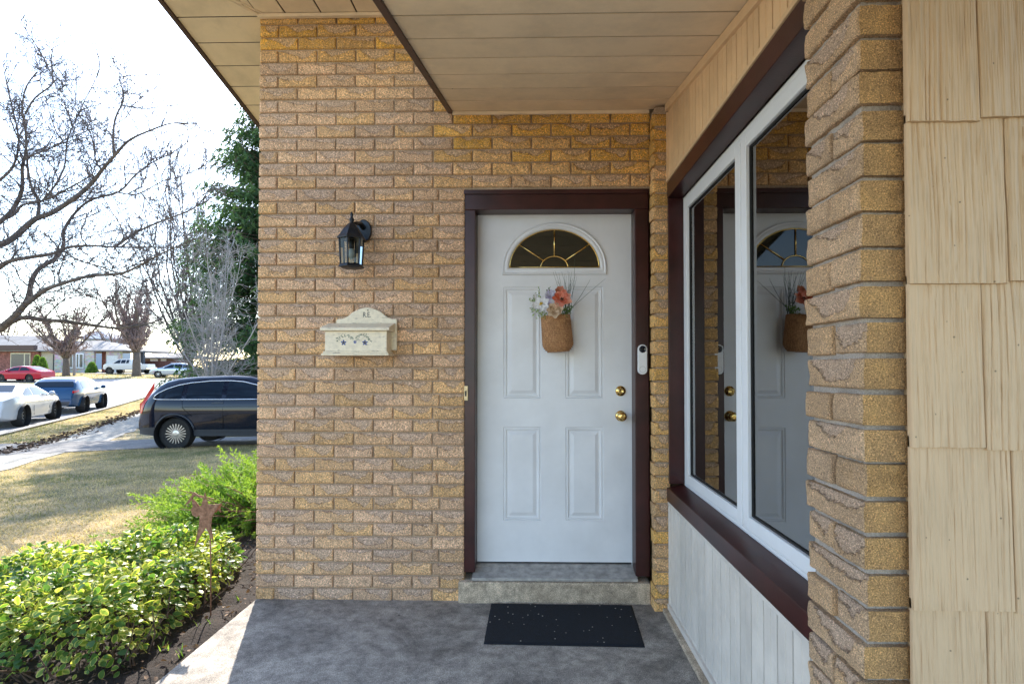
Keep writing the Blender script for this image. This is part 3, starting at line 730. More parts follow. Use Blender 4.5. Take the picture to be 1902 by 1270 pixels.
# ================================================================== SOFFITS / ROOF
def soffit_strip(parent, quad, mat, name='soffit_panel', drop=.0035):
    """quad a,b (edge 1) c,d (edge 2) 3D; slightly proud board with lip"""
    a, b, c, d = [Vector(p) for p in quad]; n_ = (b-a).cross(d-a).normalized()
    if n_.z > 0: n_ = -n_
    mb = MB(); e = .0065; w = (d-a).length; t = e/w
    def L(p, q, s): return p.lerp(q, s)
    rows_ = [(t*1.4, .0012), (t*1.6, 0), (t*2, 0), (.93, 0), (.95, 0), (1, .0)]
    for s_, dp in rows_: mb.v += [tuple(L(a, d, s_)-n_*dp), tuple(L(b, c, s_)-n_*dp)]
    for i in range(len(rows_)-1): mb.f.append((2*i, 2*i+1, 2*i+3, 2*i+2))
    for s_, dp in rows_[::5]: mb.v += [tuple(L(a, d, s_)-n_*.0038), tuple(L(b, c, s_)-n_*.0038)]
    q = 2*len(rows_); mb.f += [(q, q+1, 1, 0), (q+2, q+3, 2*len(rows_)-1, 2*len(rows_)-2), (q, q+2, q+3, q+1)]
    return mb.build(name, mat, parent)
pr = thing('porch_roof', 'lower porch roof with cream soffit boards above the door', 'roof', (.1, 2, 2.6))
XF = -.470
y = 3.113; k = 0
while y > -1.2:
    ya = y-.1975
    soffit_strip(pr, [(XF-.035*(3.115-y), y, zs_(y)), (SX_+.03, y, zs_(y)), (SX_+.03, ya, zs_(ya)), (XF-.035*(3.115-ya), ya, zs_(ya))][0:4], M['soffit'])
    y = ya
yE = y
def skewbox(parent, name, mat, xa0, xa1, ya, xb0, xb1, yb, zla, zha, zlb, zhb, bv=.002):
    mb = MB(); mb.add([(xa0, ya, zla), (xa1, ya, zla), (xb1, yb, zlb), (xb0, yb, zlb), (xa0, ya, zha), (xa1, ya, zha), (xb1, yb, zhb), (xb0, yb, zhb)], [(0, 3, 2, 1), (4, 5, 6, 7), (0, 1, 5, 4), (1, 2, 6, 5), (2, 3, 7, 6), (3, 0, 4, 7)])
    return mb.build(name, mat, parent, bevel=bv)
xe = XF-.035*(3.115-yE)
skewbox(pr, 'fascia', M['brown2'], XF-.026, XF+.002, 3.113, xe-.026, xe+.002, yE, zs_(3.113)-.012, zs_(3.113)+.20, zs_(yE)-.012, zs_(yE)+.20)
skewbox(pr, 'roof_deck', M['brown2'], XF+.003, 1.6, 3.112, xe+.003, 1.6, yE, zs_(3.112)+.05, zs_(3.112)+.19, zs_(yE)+.05, zs_(yE)+.19, 0)
mb = MB(); mb.box(XF, .672, 3.098, 3.114, 2.812, 2.830); mb.build('wall_trim', M['soffit'], pr, bevel=.002)
# main eave
ev = thing('main_eave', 'upper roof overhang with cream soffit panels and brown fascia at the left', 'roof', (-1.6, 3.1, 3.42))
ZE = 3.415
def ze(y): return ZE-.2*(y-3.115)
XW, XO = -1.612, -2.112
# side soffit boards, behind and a little in front of the wall corner
ys_ = [3.115+.19*k for k in range(-9, 34)]
for ya, yb in zip(ys_[:-1], ys_[1:]):
    xa = XW+.30
    def xin(y): return XW if y >= 3.115 else XW+(3.115-y)*-.0-(3.115-y)*.85
    if yb <= 3.115 and xin(yb) < XO+.02: 
        continue
    soffit_strip(ev, [(max(XO, xin(ya)), ya, ze(ya)), (XO, ya, ze(ya)), (XO, yb, ze(yb)), (max(XO, xin(yb)), yb, ze(yb))], M['soffit'])
# front soffit panels run towards the viewer
xq = [-1.612, -1.447, -1.238, -1.026, -.815, -.604, -.393, -.18, .03, .24, .45, .66, .87, 1.1]
x = -1.447-.211*4; xl = []
while x < 1.2: xl.append(x); x += .211
xl = sorted(xl+[XW])
for a, b in zip(xl[:-1], xl[1:]):
    if b < XO: continue
    a2 = max(a, XO)
    def yin(x): return 3.100 if x > XW else 3.100-(XW-x)/.85
    soffit_strip(ev, [(b, yin(b), ZE-.0), (b, 1.2, ZE), (a2, 1.2, ZE), (a2, yin(a2), ZE)], M['soffit'])
mb = MB(); mb.box(XW, 1.2, 3.086, 3.112, ZE-.022, ZE-.004); mb.build('wall_trim', M['soffit'], ev, bevel=.002)
mb = MB(); mb.add([(XW, 3.101, ZE-.002), (XO, 3.101-.50/.85, ZE-.002), (XO, 3.101-.50/.85, ze(3.101-.50/.85)+.01), (XW, 3.101, ze(3.101)+.01), (XW+.004, 3.104, ZE-.002), (XO, 3.107-.50/.85, ZE-.002), (XO, 3.107-.50/.85, ze(3.101-.50/.85)+.01), (XW+.004, 3.104, ze(3.101)+.01)], [(0, 1, 2, 3), (7, 6, 5, 4), (0, 4, 5, 1), (3, 2, 6, 7)]); mb.build('mitre_board', M['soffit'], ev)
mb = MB(); mb.tube([(XW-.0, 3.10, ZE-.004), (XO, 3.10-.50/.85, ZE+.06)], .012, 6); mb.tube([(XW+.03, 3.09, ZE-.004), (XO+.04, 3.09-.50/.85, ZE+.02)], .005, 6); mb.build('mitre_trim', M['soffit'], ev)
mb = MB(); mb.prism([(1.0, ze(1.0)-.012), (9.6, ze(9.6)-.012), (9.6, ze(9.6)+.16), (1.0, ze(1.0)+.16)], XO-.028, XO+.002, 'X'); mb.build('fascia', M['brown2'], ev, bevel=.003)
mb = MB(); mb.prism([(1.0, ZE+.45), (9.6, ze(9.6)+.03), (9.6, ze(9.6)+.16), (1.0, ZE+.60)], XO+.003, 6.0, 'X'); mb.build('roof_deck', M['brown2'], ev)
mb = MB(); mb.box(-2.11, 6, 1.14, 1.198, ZE-.02, ZE+.45); mb.build('front_fascia', M['brown2'], ev)
# house body behind the wall
hb = thing('house_body', 'rest of the brick house behind the entrance wall', 'house', (2, 7, 0))
g = G('plain_brick_wall'); vv = g.coord(); bt = g.n('TexBrick', Vector=vv, Scale=1.0); bt.inputs['Color1'].default_value = (.4, .28, .15, 1); bt.inputs['Color2'].default_value = (.34, .24, .13, 1); bt.inputs['Mortar'].default_value = (.28, .26, .24, 1)
mbk = g.done(bt.outputs[0], .9)
mb = MB(); mb.box(-1.60, -1.50, WY_+.11, 9.2, -.3, 2.2); mb.prism([(WY_+.11, -.3), (9.2, -.3), (9.2, ze(9.2)+.02), (WY_+.11, ze(WY_+.11)+.02)], -1.602, -1.4, 'X'); mb.box(-1.4, 6, 9.0, 9.2, -.3, 2.3)
mb.box(1.42, 6, 1.11, 1.34, -.2, 3.4); mb.box(4.4, 6, 1.34, 9, -.2, 3.3); mb.box(-1.4, 4.4, 3.4, 3.5, -.2, 3.3)
mb.build('body_walls', mbk, hb)
# ================================================================== LANTERN
LC = Vector((-1.006, 2.955, 0)); lan = thing('wall_lantern', 'dark metal carriage lantern mounted on the brick wall above the mailbox', 'lantern', (LC.x, 3.11, 1.89))
def hexr(r_, z, c=LC, n_=6, ph=math.pi/6): return [(c.x+r_*math.cos(ph+2*math.pi*i/n_), c.y+r_*math.sin(ph+2*math.pi*i/n_), z) for i in range(n_)]
def loft(rings, caps=True):
    mb = MB(); n_ = len(rings[0])
    for q in rings: mb.v += list(q)
    for i in range(len(rings)-1):
        for j in range(n_): mb.f.append((i*n_+j, i*n_+(j+1) % n_, (i+1)*n_+(j+1) % n_, (i+1)*n_+j))
    if caps: mb.f += [tuple(reversed(range(n_))), tuple(range((len(rings)-1)*n_, len(rings)*n_))]
    return mb
loft([hexr(.030, 1.886), hexr(.052, 1.889), hexr(.070, 1.895), hexr(.069, 1.901), hexr(.060, 1.912)]).build('base_plate', M['lantern'], lan, bevel=.001)
loft([hexr(.070, 2.052), hexr(.078, 2.050), hexr(.079, 2.056), hexr(.066, 2.072), hexr(.044, 2.108), hexr(.022, 2.135), hexr(.012, 2.142)]).build('roof', M['lantern'], lan, bevel=.001)
mb = MB(); mb.lathe([(.012, 2.140), (.008, 2.147), (.013, 2.155), (.014, 2.162), (.008, 2.170), (.006, 2.178), (.009, 2.186), (.006, 2.196), (.001, 2.206)], (LC.x, LC.y, 0), 14); mb.build('finial', M['lantern'], lan, smooth=True)
for i in range(6):
    a0, a1 = hexr(.058, 1.910)[i], hexr(.066, 2.052)[i]; mb = MB(); mb.tube([a0, a1], .0052, 6); mb.build('corner_post', M['lantern'], lan)
    b0, b1 = hexr(.058, 1.912)[(i+1) % 6], hexr(.066, 2.050)[(i+1) % 6]; mb = MB(); mb.add([a0, b0, b1, a1], [(0, 1, 2, 3)]); mb.build('glass_pane', M['lampglass'], lan, fix=False)
mb = MB(); mb.lathe([(.014, 2.05), (.014, 2.005), (.011, 2.0)], (LC.x, LC.y, 0), 14); mb.build('bulb_socket', M['black'], lan, smooth=True)
mb = MB(); mb.lathe([(.010, 2.0), (.017, 1.985), (.019, 1.968), (.015, 1.95), (.006, 1.938)], (LC.x, LC.y, 0), 14); mb.build('bulb', simple('frosted_bulb', (.35, .38, .36), .15), lan, smooth=True)
mb = MB(); pc = (-.985, 3.112, 2.135); mb.prism([(pc[0]+.046*math.cos(a)*(1 if abs(math.sin(a)) < .9 else .7), pc[2]+.068*math.sin(a)) for a in [2*math.pi*i/12+.26 for i in range(12)]], 3.092, 3.114); mb.build('mounting_plate', M['lantern'], lan, bevel=.005)
mb = MB(); mb.tube([(-.985, 3.10, 2.15), (-.99, 3.06, 2.165), (-.998, 3.01, 2.155), (LC.x, LC.y+.01, 2.138)], [.016, .013, .011, .010], 10); mb.build('arm', M['lantern'], lan, smooth=True)

# ================================================================== MAILBOX
def worn_cream():
    g = G('worn_cream_paint'); v = g.coord(); n1 = g.noise(v, 45, 5, .7); n2 = g.noise(g.coord(scale=(1, 1, 6)), 14, 4, .7)
    c = g.mix(g.ramp(n2, [(.60, 0), (.68, .75)]), (.82, .71, .53), (.22, .17, .13)); c = g.mix(1, c, g.ramp(n1, [(.3, .82), (.6, 1.02)]), 'MULTIPLY')
    g.bump(n1, .2, .001); return g.done(c, .55)
M['cream'] = worn_cream()
mbx = thing('mailbox', 'antique cream wooden mailbox painted with blue flowers on the brick wall', 'mailbox', (-1.0, 3.11, 1.41))
MX0, MX1, MY0, MY1 = -1.176, -.808, 2.985, 3.112
bx('box_body', MX0+.010, MX1-.010, MY0+.006, MY1-.018, 1.432, 1.545, M['cream'], mbx, .002)
mb = MB(); mb.box(MX0-.006, MX1+.006, MY0-.010, MY1-.018, 1.408, 1.420); mb.box(MX0+.002, MX1-.002, MY0-.002, MY1-.019, 1.4202, 1.4318); mb.build('base_moulding', M['cream'], mbx, bevel=.003)
mb = MB(); mb.prism([(MY0-.018, 1.546), (MY1-.018, 1.546), (MY1-.018, 1.598), (MY0-.010, 1.566), (MY0-.018, 1.560)], MX0-.010, MX1+.010, 'X'); mb.build('lid', M['cream'], mbx, bevel=.003)
bp = [(MX0+.035, 1.44), (MX1+.015, 1.44), (MX1+.015, 1.615), (MX1+.003, 1.622)]
xm = (MX0+MX1)/2+.030
prof = [(.170, 1.622), (.145, 1.622), (.125, 1.630), (.105, 1.642), (.088, 1.658), (.070, 1.668), (.045, 1.679), (.022, 1.686), (0, 1.688)]
poly = [(MX0+.035, 1.44), (MX0+.035, 1.612)]+[(xm-a, b) for a, b in prof]+[(xm+a, b) for a, b in reversed(prof[:-1])]+[(MX1+.020, 1.612), (MX1+.020, 1.44)]
mb = MB(); mb.prism(poly, 3.094, 3.112); mb.build('back_board', M['cream'], mbx, bevel=.003)
ink = simple('dark_ink', (.03, .03, .03), .6); blue = simple('blue_flower_paint', (.05, .10, .33), .6, var=.3, sc=80); grn = simple('green_vine_paint', (.06, .14, .09), .6, var=.3)
tb = bpy.data.curves.new('initials', 'FONT'); tb.body = 'R.E.'; tb.size = .036; tb.extrude = .0004; tb.align_x = 'CENTER'; tb.materials.append(ink)
tmp_ = bpy.data.objects.new('tmp', tb); col.objects.link(tmp_); bpy.context.view_layer.update()
tm = bpy.data.meshes.new_from_object(tmp_.evaluated_get(bpy.context.evaluated_depsgraph_get())); bpy.data.objects.remove(tmp_)
o = put('initials', tm, mbx, (xm, 3.0935, 1.632), rot=(math.pi/2, 0, 0)); o.scale = (.85, 1.2, 1)
mb = MB(); mb.lathe([(.0035, 0), (.0035, -.003), (.001, -.004)], (xm+.006, 3.094, 1.672), 10, 'Y'); mb.build('nail', M['black'], mbx)
FX, FZ, FY2 = xm-.040, 1.492, MY0+.0055
def flower(cx, cz, s, mt, nm='painted_flower'):
    mb = MB()
    for k in range(5):
        a = 2*math.pi*k/5+.3; c_, s_ = math.cos(a), math.sin(a)
        pts_ = [(0, 0), (.5, .28), (.95, .22), (1.1, 0), (.95, -.22), (.5, -.28)]
        mb.add([(cx+s*(u*c_-w*s_), FY2-.0003*(k+1)*.4, cz+s*(u*s_+w*c_)) for u, w in pts_], [(0, 1, 2, 3, 4, 5)])
    mb.build(nm, mt, mbx, fix=False)
flower(FX-.058, FZ-.012, .015, blue); flower(FX+.006, FZ-.008, .010, blue); flower(FX+.062, FZ-.012, .015, blue)
lb = simple('pale_flower_paint', (.22, .30, .45), .6)
flower(FX-.058, FZ-.012, .007, lb, 'flower_eye'); flower(FX+.062, FZ-.012, .007, lb, 'flower_eye')
mb = MB(); r3 = random.Random(5)
for sgn in (-1, 1):
    for k in range(11):
        t = k/10; a = math.pi*(.05+.95*t); cx = FX+sgn*(.052)+.040*math.cos(a)*sgn*-1; cz = FZ+.002+.026*math.sin(a)
        for q in range(2):
            an = a*sgn+r3.uniform(-1, 1)+q*2; L_ = r3.uniform(.009, .016)
            mb.add([(cx, FY2-.0002, cz), (cx+L_*.5*math.cos(an)-.0022*math.sin(an), FY2-.0003, cz+L_*.5*math.sin(an)+.0022*math.cos(an)), (cx+L_*math.cos(an), FY2-.0002, cz+L_*math.sin(an)), (cx+L_*.5*math.cos(an)+.0022*math.sin(an), FY2-.0003, cz+L_*.5*math.sin(an)-.0022*math.cos(an))], [(0, 1, 2, 3)])
mb.build('painted_vine', grn, mbx, fix=False)

# ================================================================== DOORBELL
bell = thing('video_doorbell', 'slim white video doorbell on the brown frame right of the door', 'doorbell', (.632, FY, 1.30))
def stad(w, h, cx, cz, n_=12):
    r_ = w; return [(cx+r_*math.cos(a), cz+h-r_+r_*math.sin(a)) for a in [math.pi*i/n_ for i in range(n_+1)]]+[(cx+r_*math.cos(a), cz-h+r_+r_*math.sin(a)) for a in [math.pi+math.pi*i/n_ for i in range(n_+1)]]
mb = MB(); mb.prism(stad(.0265, .086, .629, 1.387), FY-.026, FY-.0005); mb.build('bell_body', M['vinyl'], bell, bevel=.003)
mb = MB(); mb.lathe([(.0205, 0), (.0205, -.0015), (.0195, -.002), (.010, -.001), (.009, .0)], (.629, FY-.026, 1.4465), 28, 'Y'); mb.build('camera_face', simple('black_gloss', (.01, .014, .025), .08), bell)
mb = MB(); mb.lathe([(.007, 0), (.006, -.003), (.002, -.004)], (.629, FY-.0275, 1.4465), 20, 'Y'); mb.build('camera_lens', simple('lens', (.002, .002, .004), .02), bell, smooth=True)
mb = MB(); mb.lathe([(.0185, 0), (.0182, -.0008), (.017, -.0008), (.0165, 0)], (.629, FY-.0262, 1.330), 28, 'Y', cap=False); mb.build('push_button', simple('button_ring', (.5, .5, .52), .3), bell)

# ================================================================== DOOR BASKET
def wick():
    g = G('woven_jute'); v = g.coord(); n1 = g.noise(g.coord(scale=(1, 1, .3)), 230, 3, .6); n2 = g.noise(v, 20, 2)
    c = g.mix(1, g.ramp(n1, [(.3, (.20, .09, .035)), (.55, (.42, .21, .09)), (.75, (.60, .34, .16))]), g.ramp(n2, [(.3, .85), (.7, 1.1)]), 'MULTIPLY')
    g.bump(n1, .8, .003); return g.done(c, .85)
BC = (.140, 3.158)
bas = thing('hanging_basket', 'woven jute basket hanging on the white door', 'basket', (BC[0], 3.23, 1.43))
M['wick'] = wick(); mb = MB(); pr_ = []
nr = 21; zb0, zb1 = 1.437, 1.640
for k in range(nr):
    t = k/(nr-1); z = zb0+(zb1-zb0)*t; rad = .093*(1-.28*max(0, 1-t/.22)**2)*(1-.055*t); dz = (zb1-zb0)/(nr-1)/2
    for q in (-.9, -.45, 0, .45, .9): pr_.append((rad-.0032*abs(q)**2.2, z+dz*q))
mb.lathe(pr_, (BC[0], BC[1], 0), 48, cap=True)
mb.v = [(BC[0]+(x-BC[0])*1.0+(z-1.54)*-.085, min(3.231, BC[1]+(y-BC[1])*.80), z+(x-BC[0])*.07) for x, y, z in mb.v]
mb.build('woven_basket', M['wick'], bas, smooth=True)
def petal_flower(name, label, c, rad, npet, mat_p, layers=1, seed=0, cup=.35, centre=None, face=(-.15, -1, .35), width=.55):
    r_ = random.Random(seed); f = Vector(face).normalized(); a = f.orthogonal().normalized(); b = f.cross(a); c = Vector(c)
    t_ = thing(name, label, 'flower', c, 'artificial flowers in the door basket') 
    for L_ in range(layers):
        rr = rad*(1-.25*L_); k_ = cup+.42*L_
        for p in range(npet):
            an = 2*math.pi*(p+.5*L_)/npet+r_.uniform(-.15, .15); rd = rr*r_.uniform(.88, 1.08); mb = MB(); n1, n2 = 6, 4
            for i in range(n1+1):
                u = i/n1; wd = width*rd*math.sin(math.pi*min(.93, u**.8*.93+.04))*1.0
                for j in range(-n2//2, n2//2+1):
                    v_ = j/(n2/2); hgt = k_*rd*u**1.6+.10*rd*abs(v_)**2*1.2+.06*rd*math.sin(u*7+p+j)*u
                    q = c+(a*math.cos(an)+b*math.sin(an))*rd*u+(b*math.cos(an)-a*math.sin(an))*wd*v_+f*hgt
                    mb.v.append(tuple(q))
            w_ = n2+1
            for i in range(n1):
                for j in range(n2): mb.f.append((i*w_+j, (i+1)*w_+j, (i+1)*w_+j+1, i*w_+j+1))
            mb.build('petal', mat_p, t_, smooth=True, fix=False)
    if centre:
        mb = MB(); cc_ = c+f*.004
        for k in range(26):
            an, q = r_.uniform(0, 6.28), r_.uniform(0, rad*.22); p = cc_+(a*math.cos(an)+b*math.sin(an))*q
            mb.tube([p, p+f*r_.uniform(.004, .009)], [.0018, .0022], 5)
        mb.build('stamens', centre, t_)
    return t_
def petalmat(nm, c1, c2):
    g = G(nm); n1 = g.math('ADD', g.math('MULTIPLY', g.noise(g.coord(rnd=True), 60, 3), .5), g.math('MULTIPLY', g.n('ObjectInfo').outputs['Random'], .5)); c = g.ramp(n1, [(.3, c1), (.65, c2)]); g.set(g.b, 'i0', c); g.set(g.b, 'Roughness', .6)
    tr = g.n('BsdfTranslucent', Color=c); mx = g.n('MixShader', Fac=.3, i1=g.b.outputs[0], i2=tr.outputs[0]); g.t.links.new(mx.outputs[0], g.out.inputs[0]); return g.m
white_p = petalmat('white_petals', (.80, .79, .80), (.90, .88, .86)); coral = petalmat('coral_petals', (.70, .16, .07), (.92, .46, .34)); creamp = petalmat('cream_petals', (.52, .36, .22), (.88, .72, .54)); rust = petalmat('rust_petals', (.42, .14, .07), (.6, .24, .14)); lil = petalmat('lilac_petals', (.55, .50, .66), (.74, .72, .80))
yel = simple('yellow_stamens', (.62, .42, .03), .7); drk = simple('dark_stamens', (.05, .035, .02), .7)
def P3(px, py, Y): return ((px-990)*Y/1000, Y, EYE-(py-683)*Y/1000)
petal_flower('white_daisy_flower', 'white open daisy with yellow centre at the left of the basket', P3(1005, 565, 3.05), .050, 7, white_p, 1, 1, .18, yel, width=.40)
petal_flower('coral_peony_flower', 'coral pink ruffled peony at the top of the basket', P3(1044, 556, 3.07), .060, 7, coral, 4, 2, .10, drk, width=.44)
petal_flower('cream_rose_flower', 'cream beige rose drooping over the basket rim', P3(1030, 577, 3.07), .048, 7, creamp, 3, 3, .35, None, (.0, -1, .1), .5)
petal_flower('rust_flower', 'small rust coloured bloom behind the coral peony', P3(1040, 541, 3.125), .030, 6, rust, 2, 4, .4, None)
petal_flower('lilac_flower', 'pale lilac blossom between the daisy and the peony', P3(1022, 549, 3.12), .034, 6, lil, 2, 5, .5, None)
petal_flower('lilac_flower', 'tiny pale lilac blossom tucked right of the daisy', P3(1019, 563, 3.09), .020, 5, lil, 1, 6, .5, None)
grt = thing('green_sprigs', 'green and pale leaf sprigs at the left of the basket', 'foliage', P3(997, 577, 3.13))
r3 = random.Random(8); pg = leafmat('pale_green_sprig', [(0, (.12, .22, .05)), (1, (.45, .55, .25))], .5, .3)
mbs = MB(); 
for (cx, cy, n_, s_) in ((995, 577, 70, 8), (991, 558, 40, 6), (1009, 584, 50, 8), (1000, 545, 20, 5), (1020, 540, 16, 4), (1052, 575, 60, 8), (1048, 583, 40, 7), (1060, 574, 12, 5)):
    for k in range(n_):
        c = Vector(P3(cx+r3.gauss(0, s_*.55), cy+r3.gauss(0, s_*.6), 3.12+r3.uniform(-.03, .05))); d = Vector((r3.gauss(0, 1), r3.gauss(-.5, 1), r3.gauss(.3, 1))).normalized(); e = d.orthogonal().normalized(); L_ = r3.uniform(.010, .022); n1_ = r3.random() if cx < 1015 else .0
        mbs.add([c, c+d*L_*.5+e*L_*.22, c+d*L_, c+d*L_*.5-e*L_*.22], [(0, 1, 2, 3)], [n1_]*4)
me = mbs.mesh('leaf_sprigs', pg, WL[grt.name], fix=False)
at = me.attributes.new('rnd', 'FLOAT', 'POINT'); at.data.foreach_set('value', mbs.a); put('leaf_sprigs', me, grt, WL[grt.name])
gb = thing('grass_spray', 'thin dark green grass blades rising from the basket', 'foliage', P3(1055, 575, 3.14))
gbm = simple('dark_green_blade', (.035, .075, .045), .5, var=.3)
tips = [(1027, 505), (1031, 503), (1038, 506), (1043, 505), (1049, 508), (1055, 503), (1062, 505), (1068, 480), (1070, 508), (1072, 512), (1052, 512), (1058, 506), (1065, 515), (1096, 518), (1124, 518), (1034, 520), (1061, 520)]
for i, (tx, ty) in enumerate(tips):
    b0 = (1050+r3.uniform(-7, 9), 585); far = tx > 1085; pts_ = []
    for k in range(9):
        t = k/8; px = b0[0]+(tx-b0[0])*(t**(.75 if far else 1.3)); py = b0[1]+(ty-b0[1])*(t**(1.05 if not far else .85)); px += r3.uniform(-.5, .5)+2.5*math.sin(t*math.pi)*(1 if i % 2 else -1)
        pts_.append(P3(px, py, 3.15-.03*t))
    mb = MB(); mb.tube(pts_, [.0014]*5+[.0013, .0011, .0009, .0005], 4); mb.build('blade', gbm, gb, smooth=True)

# ================================================================== GARDEN STAR
rustm = G('rusted_steel'); vv = rustm.coord(); n1 = rustm.noise(vv, 60, 5, .7); rustm.bump(n1, .5, .003)
rustm = rustm.done(rustm.ramp(n1, [(.3, (.12, .05, .025)), (.55, (.30, .145, .08)), (.75, (.46, .26, .17))]), .75)
stk = thing('garden_star', 'rusty metal star angel on a stake beside the shrub', 'garden ornament', (-1.84, 3.06, -.15))
def zp(x, y): return ((x/2.954-990)*.00306, EYE-(840+y/2.954-683)*.00306)
P1 = [(1117, 220), (1134, 290), (1203, 284), (1160, 350), (1152, 400), (1168, 497), (1123, 415), (1060, 523), (1086, 400), (1088, 350), (1050, 300), (1040, 248), (1078, 302), (1098, 292)]
P2 = [(995, 300), (1022, 262), (1048, 222), (1075, 240), (1095, 258), (1052, 243), (1022, 285)]
P5 = [(1046, 262), (1078, 298), (1082, 352), (1062, 362), (1040, 350), (1032, 318), (1045, 300)]
P6 = [(1180, 300), (1206, 280), (1196, 312), (1200, 336), (1184, 320), (1172, 338), (1168, 318)]
for nm, P_, yy in (('star_plate', P1, 3.050), ('wing', P2, 3.062), ('wing', P5, 3.062), ('wing', P6, 3.062)):
    mb = MB(); mb.prism([zp(*q) for q in P_], yy-.002, yy+.002); mb.build(nm, rustm, stk)
mb = MB(); mb.tube([(-1.845, 3.056, .62-.22), (-1.840, 3.056, .25), (-1.838, 3.06, -.16)], .004, 8); mb.build('stake', rustm, stk, smooth=True)

# ================================================================== SHRUBS
HP = [(-1.90, 2.46), (-1.93, 3.0), (-1.97, 3.5), (-2.1, 3.88), (-2.42, 3.95), (-2.85, 3.64), (-3.2, 3.2), (-3.7, 2.8), (-3.9, 2.2), (-3.2, 2.1), (-2.5, 2.28)]
def edist(x, y, P):
    d = 9
    for i in range(len(P)):
        ax, ay = P[i]; bx_, by = P[(i+1) % len(P)]; t = max(0, min(1, ((x-ax)*(bx_-ax)+(y-ay)*(by-ay))/((bx_-ax)**2+(by-ay)**2)))
        d = min(d, math.hypot(x-ax-t*(bx_-ax), y-ay-t*(by-ay)))
    return d
def leaf_tpl():
    V = []; E_ = []
    sec = [(0, .0), (.18, .20), (.42, .33), (.68, .30), (.88, .16), (1, 0)]
    V.append((0, 0, 0)); E_.append(.6)
    for u, w in sec[1:-1]:
        V += [(u, w, .10*w+.06*math.sin(u*3)), (u, 0, .05*math.sin(u*3)-.03), (u, -w, .10*w+.06*math.sin(u*3))]; E_ += [1, 0, 1]
    V.append((1, 0, -.04)); E_.append(1)
    F_ = [(0, 2, 1), (0, 3, 2)]
    for i in range(3):
        a = 1+3*i; F_ += [(a, a+1, a+4), (a, a+4, a+3), (a+1, a+2, a+5), (a+1, a+5, a+4)]
    F_ += [(10, 11, 13), (11, 12, 13)]
    return np.array(V), np.array(F_), np.array(E_)
LV, LF, LE = leaf_tpl()
def build_leaves(name, parent, mats, mat):
    """mats: list of (pos, dir, normal, size, rnd)"""
    n = len(mats); P_ = np.array([q[0] for q in mats]); D = np.array([q[1] for q in mats]); N_ = np.array([q[2] for q in mats]); S = np.array([q[3] for q in mats]); rn = np.array([q[4] for q in mats])
    D /= np.linalg.norm(D, axis=1, keepdims=True); N_ -= D*(N_*D).sum(1, keepdims=True); N_ /= np.linalg.norm(N_, axis=1, keepdims=True); B = np.cross(N_, D)
    V = P_[:, None]+S[:, None, None]*(LV[None, :, 0:1]*D[:, None]+LV[None, :, 1:2]*B[:, None]+LV[None, :, 2:3]*N_[:, None])
    F_ = (LF[None]+np.arange(n)[:, None, None]*len(LV)).reshape(-1, 3)
    V = V.reshape(-1, 3)-np.array(WL[parent.name])
    return put(name, npmesh(name, V, F_, mat, {'rnd': np.repeat(rn, len(LV)), 'edge': np.tile(LE, n)}, True), parent, WL[parent.name])
hedge = thing('variegated_shrub', 'low variegated green and yellow leafy shrub beside the porch slab', 'shrub', (-2.8, 3.0, -.14))
r3 = random.Random(21); lst = []; tw = MB()
while len(lst) < 8600:
    x, y = r3.uniform(-4.3, -1.85), r3.uniform(2.1, 4.05)
    if x < -1.06*y-.2 or not inside(x, y, HP): continue
    d = edist(x, y, HP); g0 = h_ground(x, y)
    gap = math.hypot((x+2.38)/.20, (y-3.02)/.14)
    ht = (.33+.10*mnoise.noise((x*3.0, y*3.0, 2)))*(1-math.exp(-(d+.015)/.075))
    if gap < 1: ht *= .45+.4*gap**2
    if gap < .8 and r3.random() < .6: continue
    z = g0+.04+ht*(1-min(.95, abs(r3.gauss(0, .22))))+r3.uniform(-.02, .02)
    if ht*.9 < .1 and r3.random() < .3: continue
    e = 0.03; gxn = (edist(x+e, y, HP)*(1 if inside(x+e, y, HP) else -1)-edist(x-e, y, HP)*(1 if inside(x-e, y, HP) else -1))/(2*e); gyn = (edist(x, y+e, HP)*(1 if inside(x, y+e, HP) else -1)-edist(x, y-e, HP)*(1 if inside(x, y-e, HP) else -1))/(2*e)
    side = math.exp(-d/.10)
    nrm = Vector((-gxn*side*1.3, -gyn*side*1.3, .8))+Vector((r3.gauss(0, .45), r3.gauss(0, .45), r3.gauss(0, .3)))
    drr = Vector((-gxn*side+r3.gauss(0, .8), -gyn*side+r3.gauss(0, .8), .25-side*.9+r3.gauss(0, .4)))
    sz = r3.uniform(.018, .052)
    lst.append((tuple(Vector((x, y, z))), tuple(drr), tuple(nrm), sz, min(1, max(0, .5+.6*mnoise.noise((x*4, y*4, z*6))+r3.gauss(0, .28)))))
lst.sort(key=lambda q: (q[0][1]-0)-q[0][2]*1.2+q[0][0]*-.3)
near = [q for q in lst if q[0][1] < 3.2][:260]; ns = set(id(q) for q in near)
build_leaves('foliage', hedge, [q for q in lst if id(q) not in ns], M['hedge'])['kind'] = 'stuff'
leafm = []
for q in range(4):
    leafm.append(npmesh('leaf', LV.copy(), LF, M['hedge'], {'rnd': np.full(len(LV), .2+.2*q), 'edge': LE}, True))
for q in near:
    D = Vector(q[1]).normalized(); N_ = Vector(q[2]); N_ = (N_-D*N_.dot(D)).normalized(); B = N_.cross(D)
    o = put('leaf', r3.choice(leafm), hedge, q[0]); mt = Matrix((D*q[3], B*q[3], N_*q[3])).transposed()
    o.rotation_euler = mt.to_euler(); o.scale = (q[3],)*3
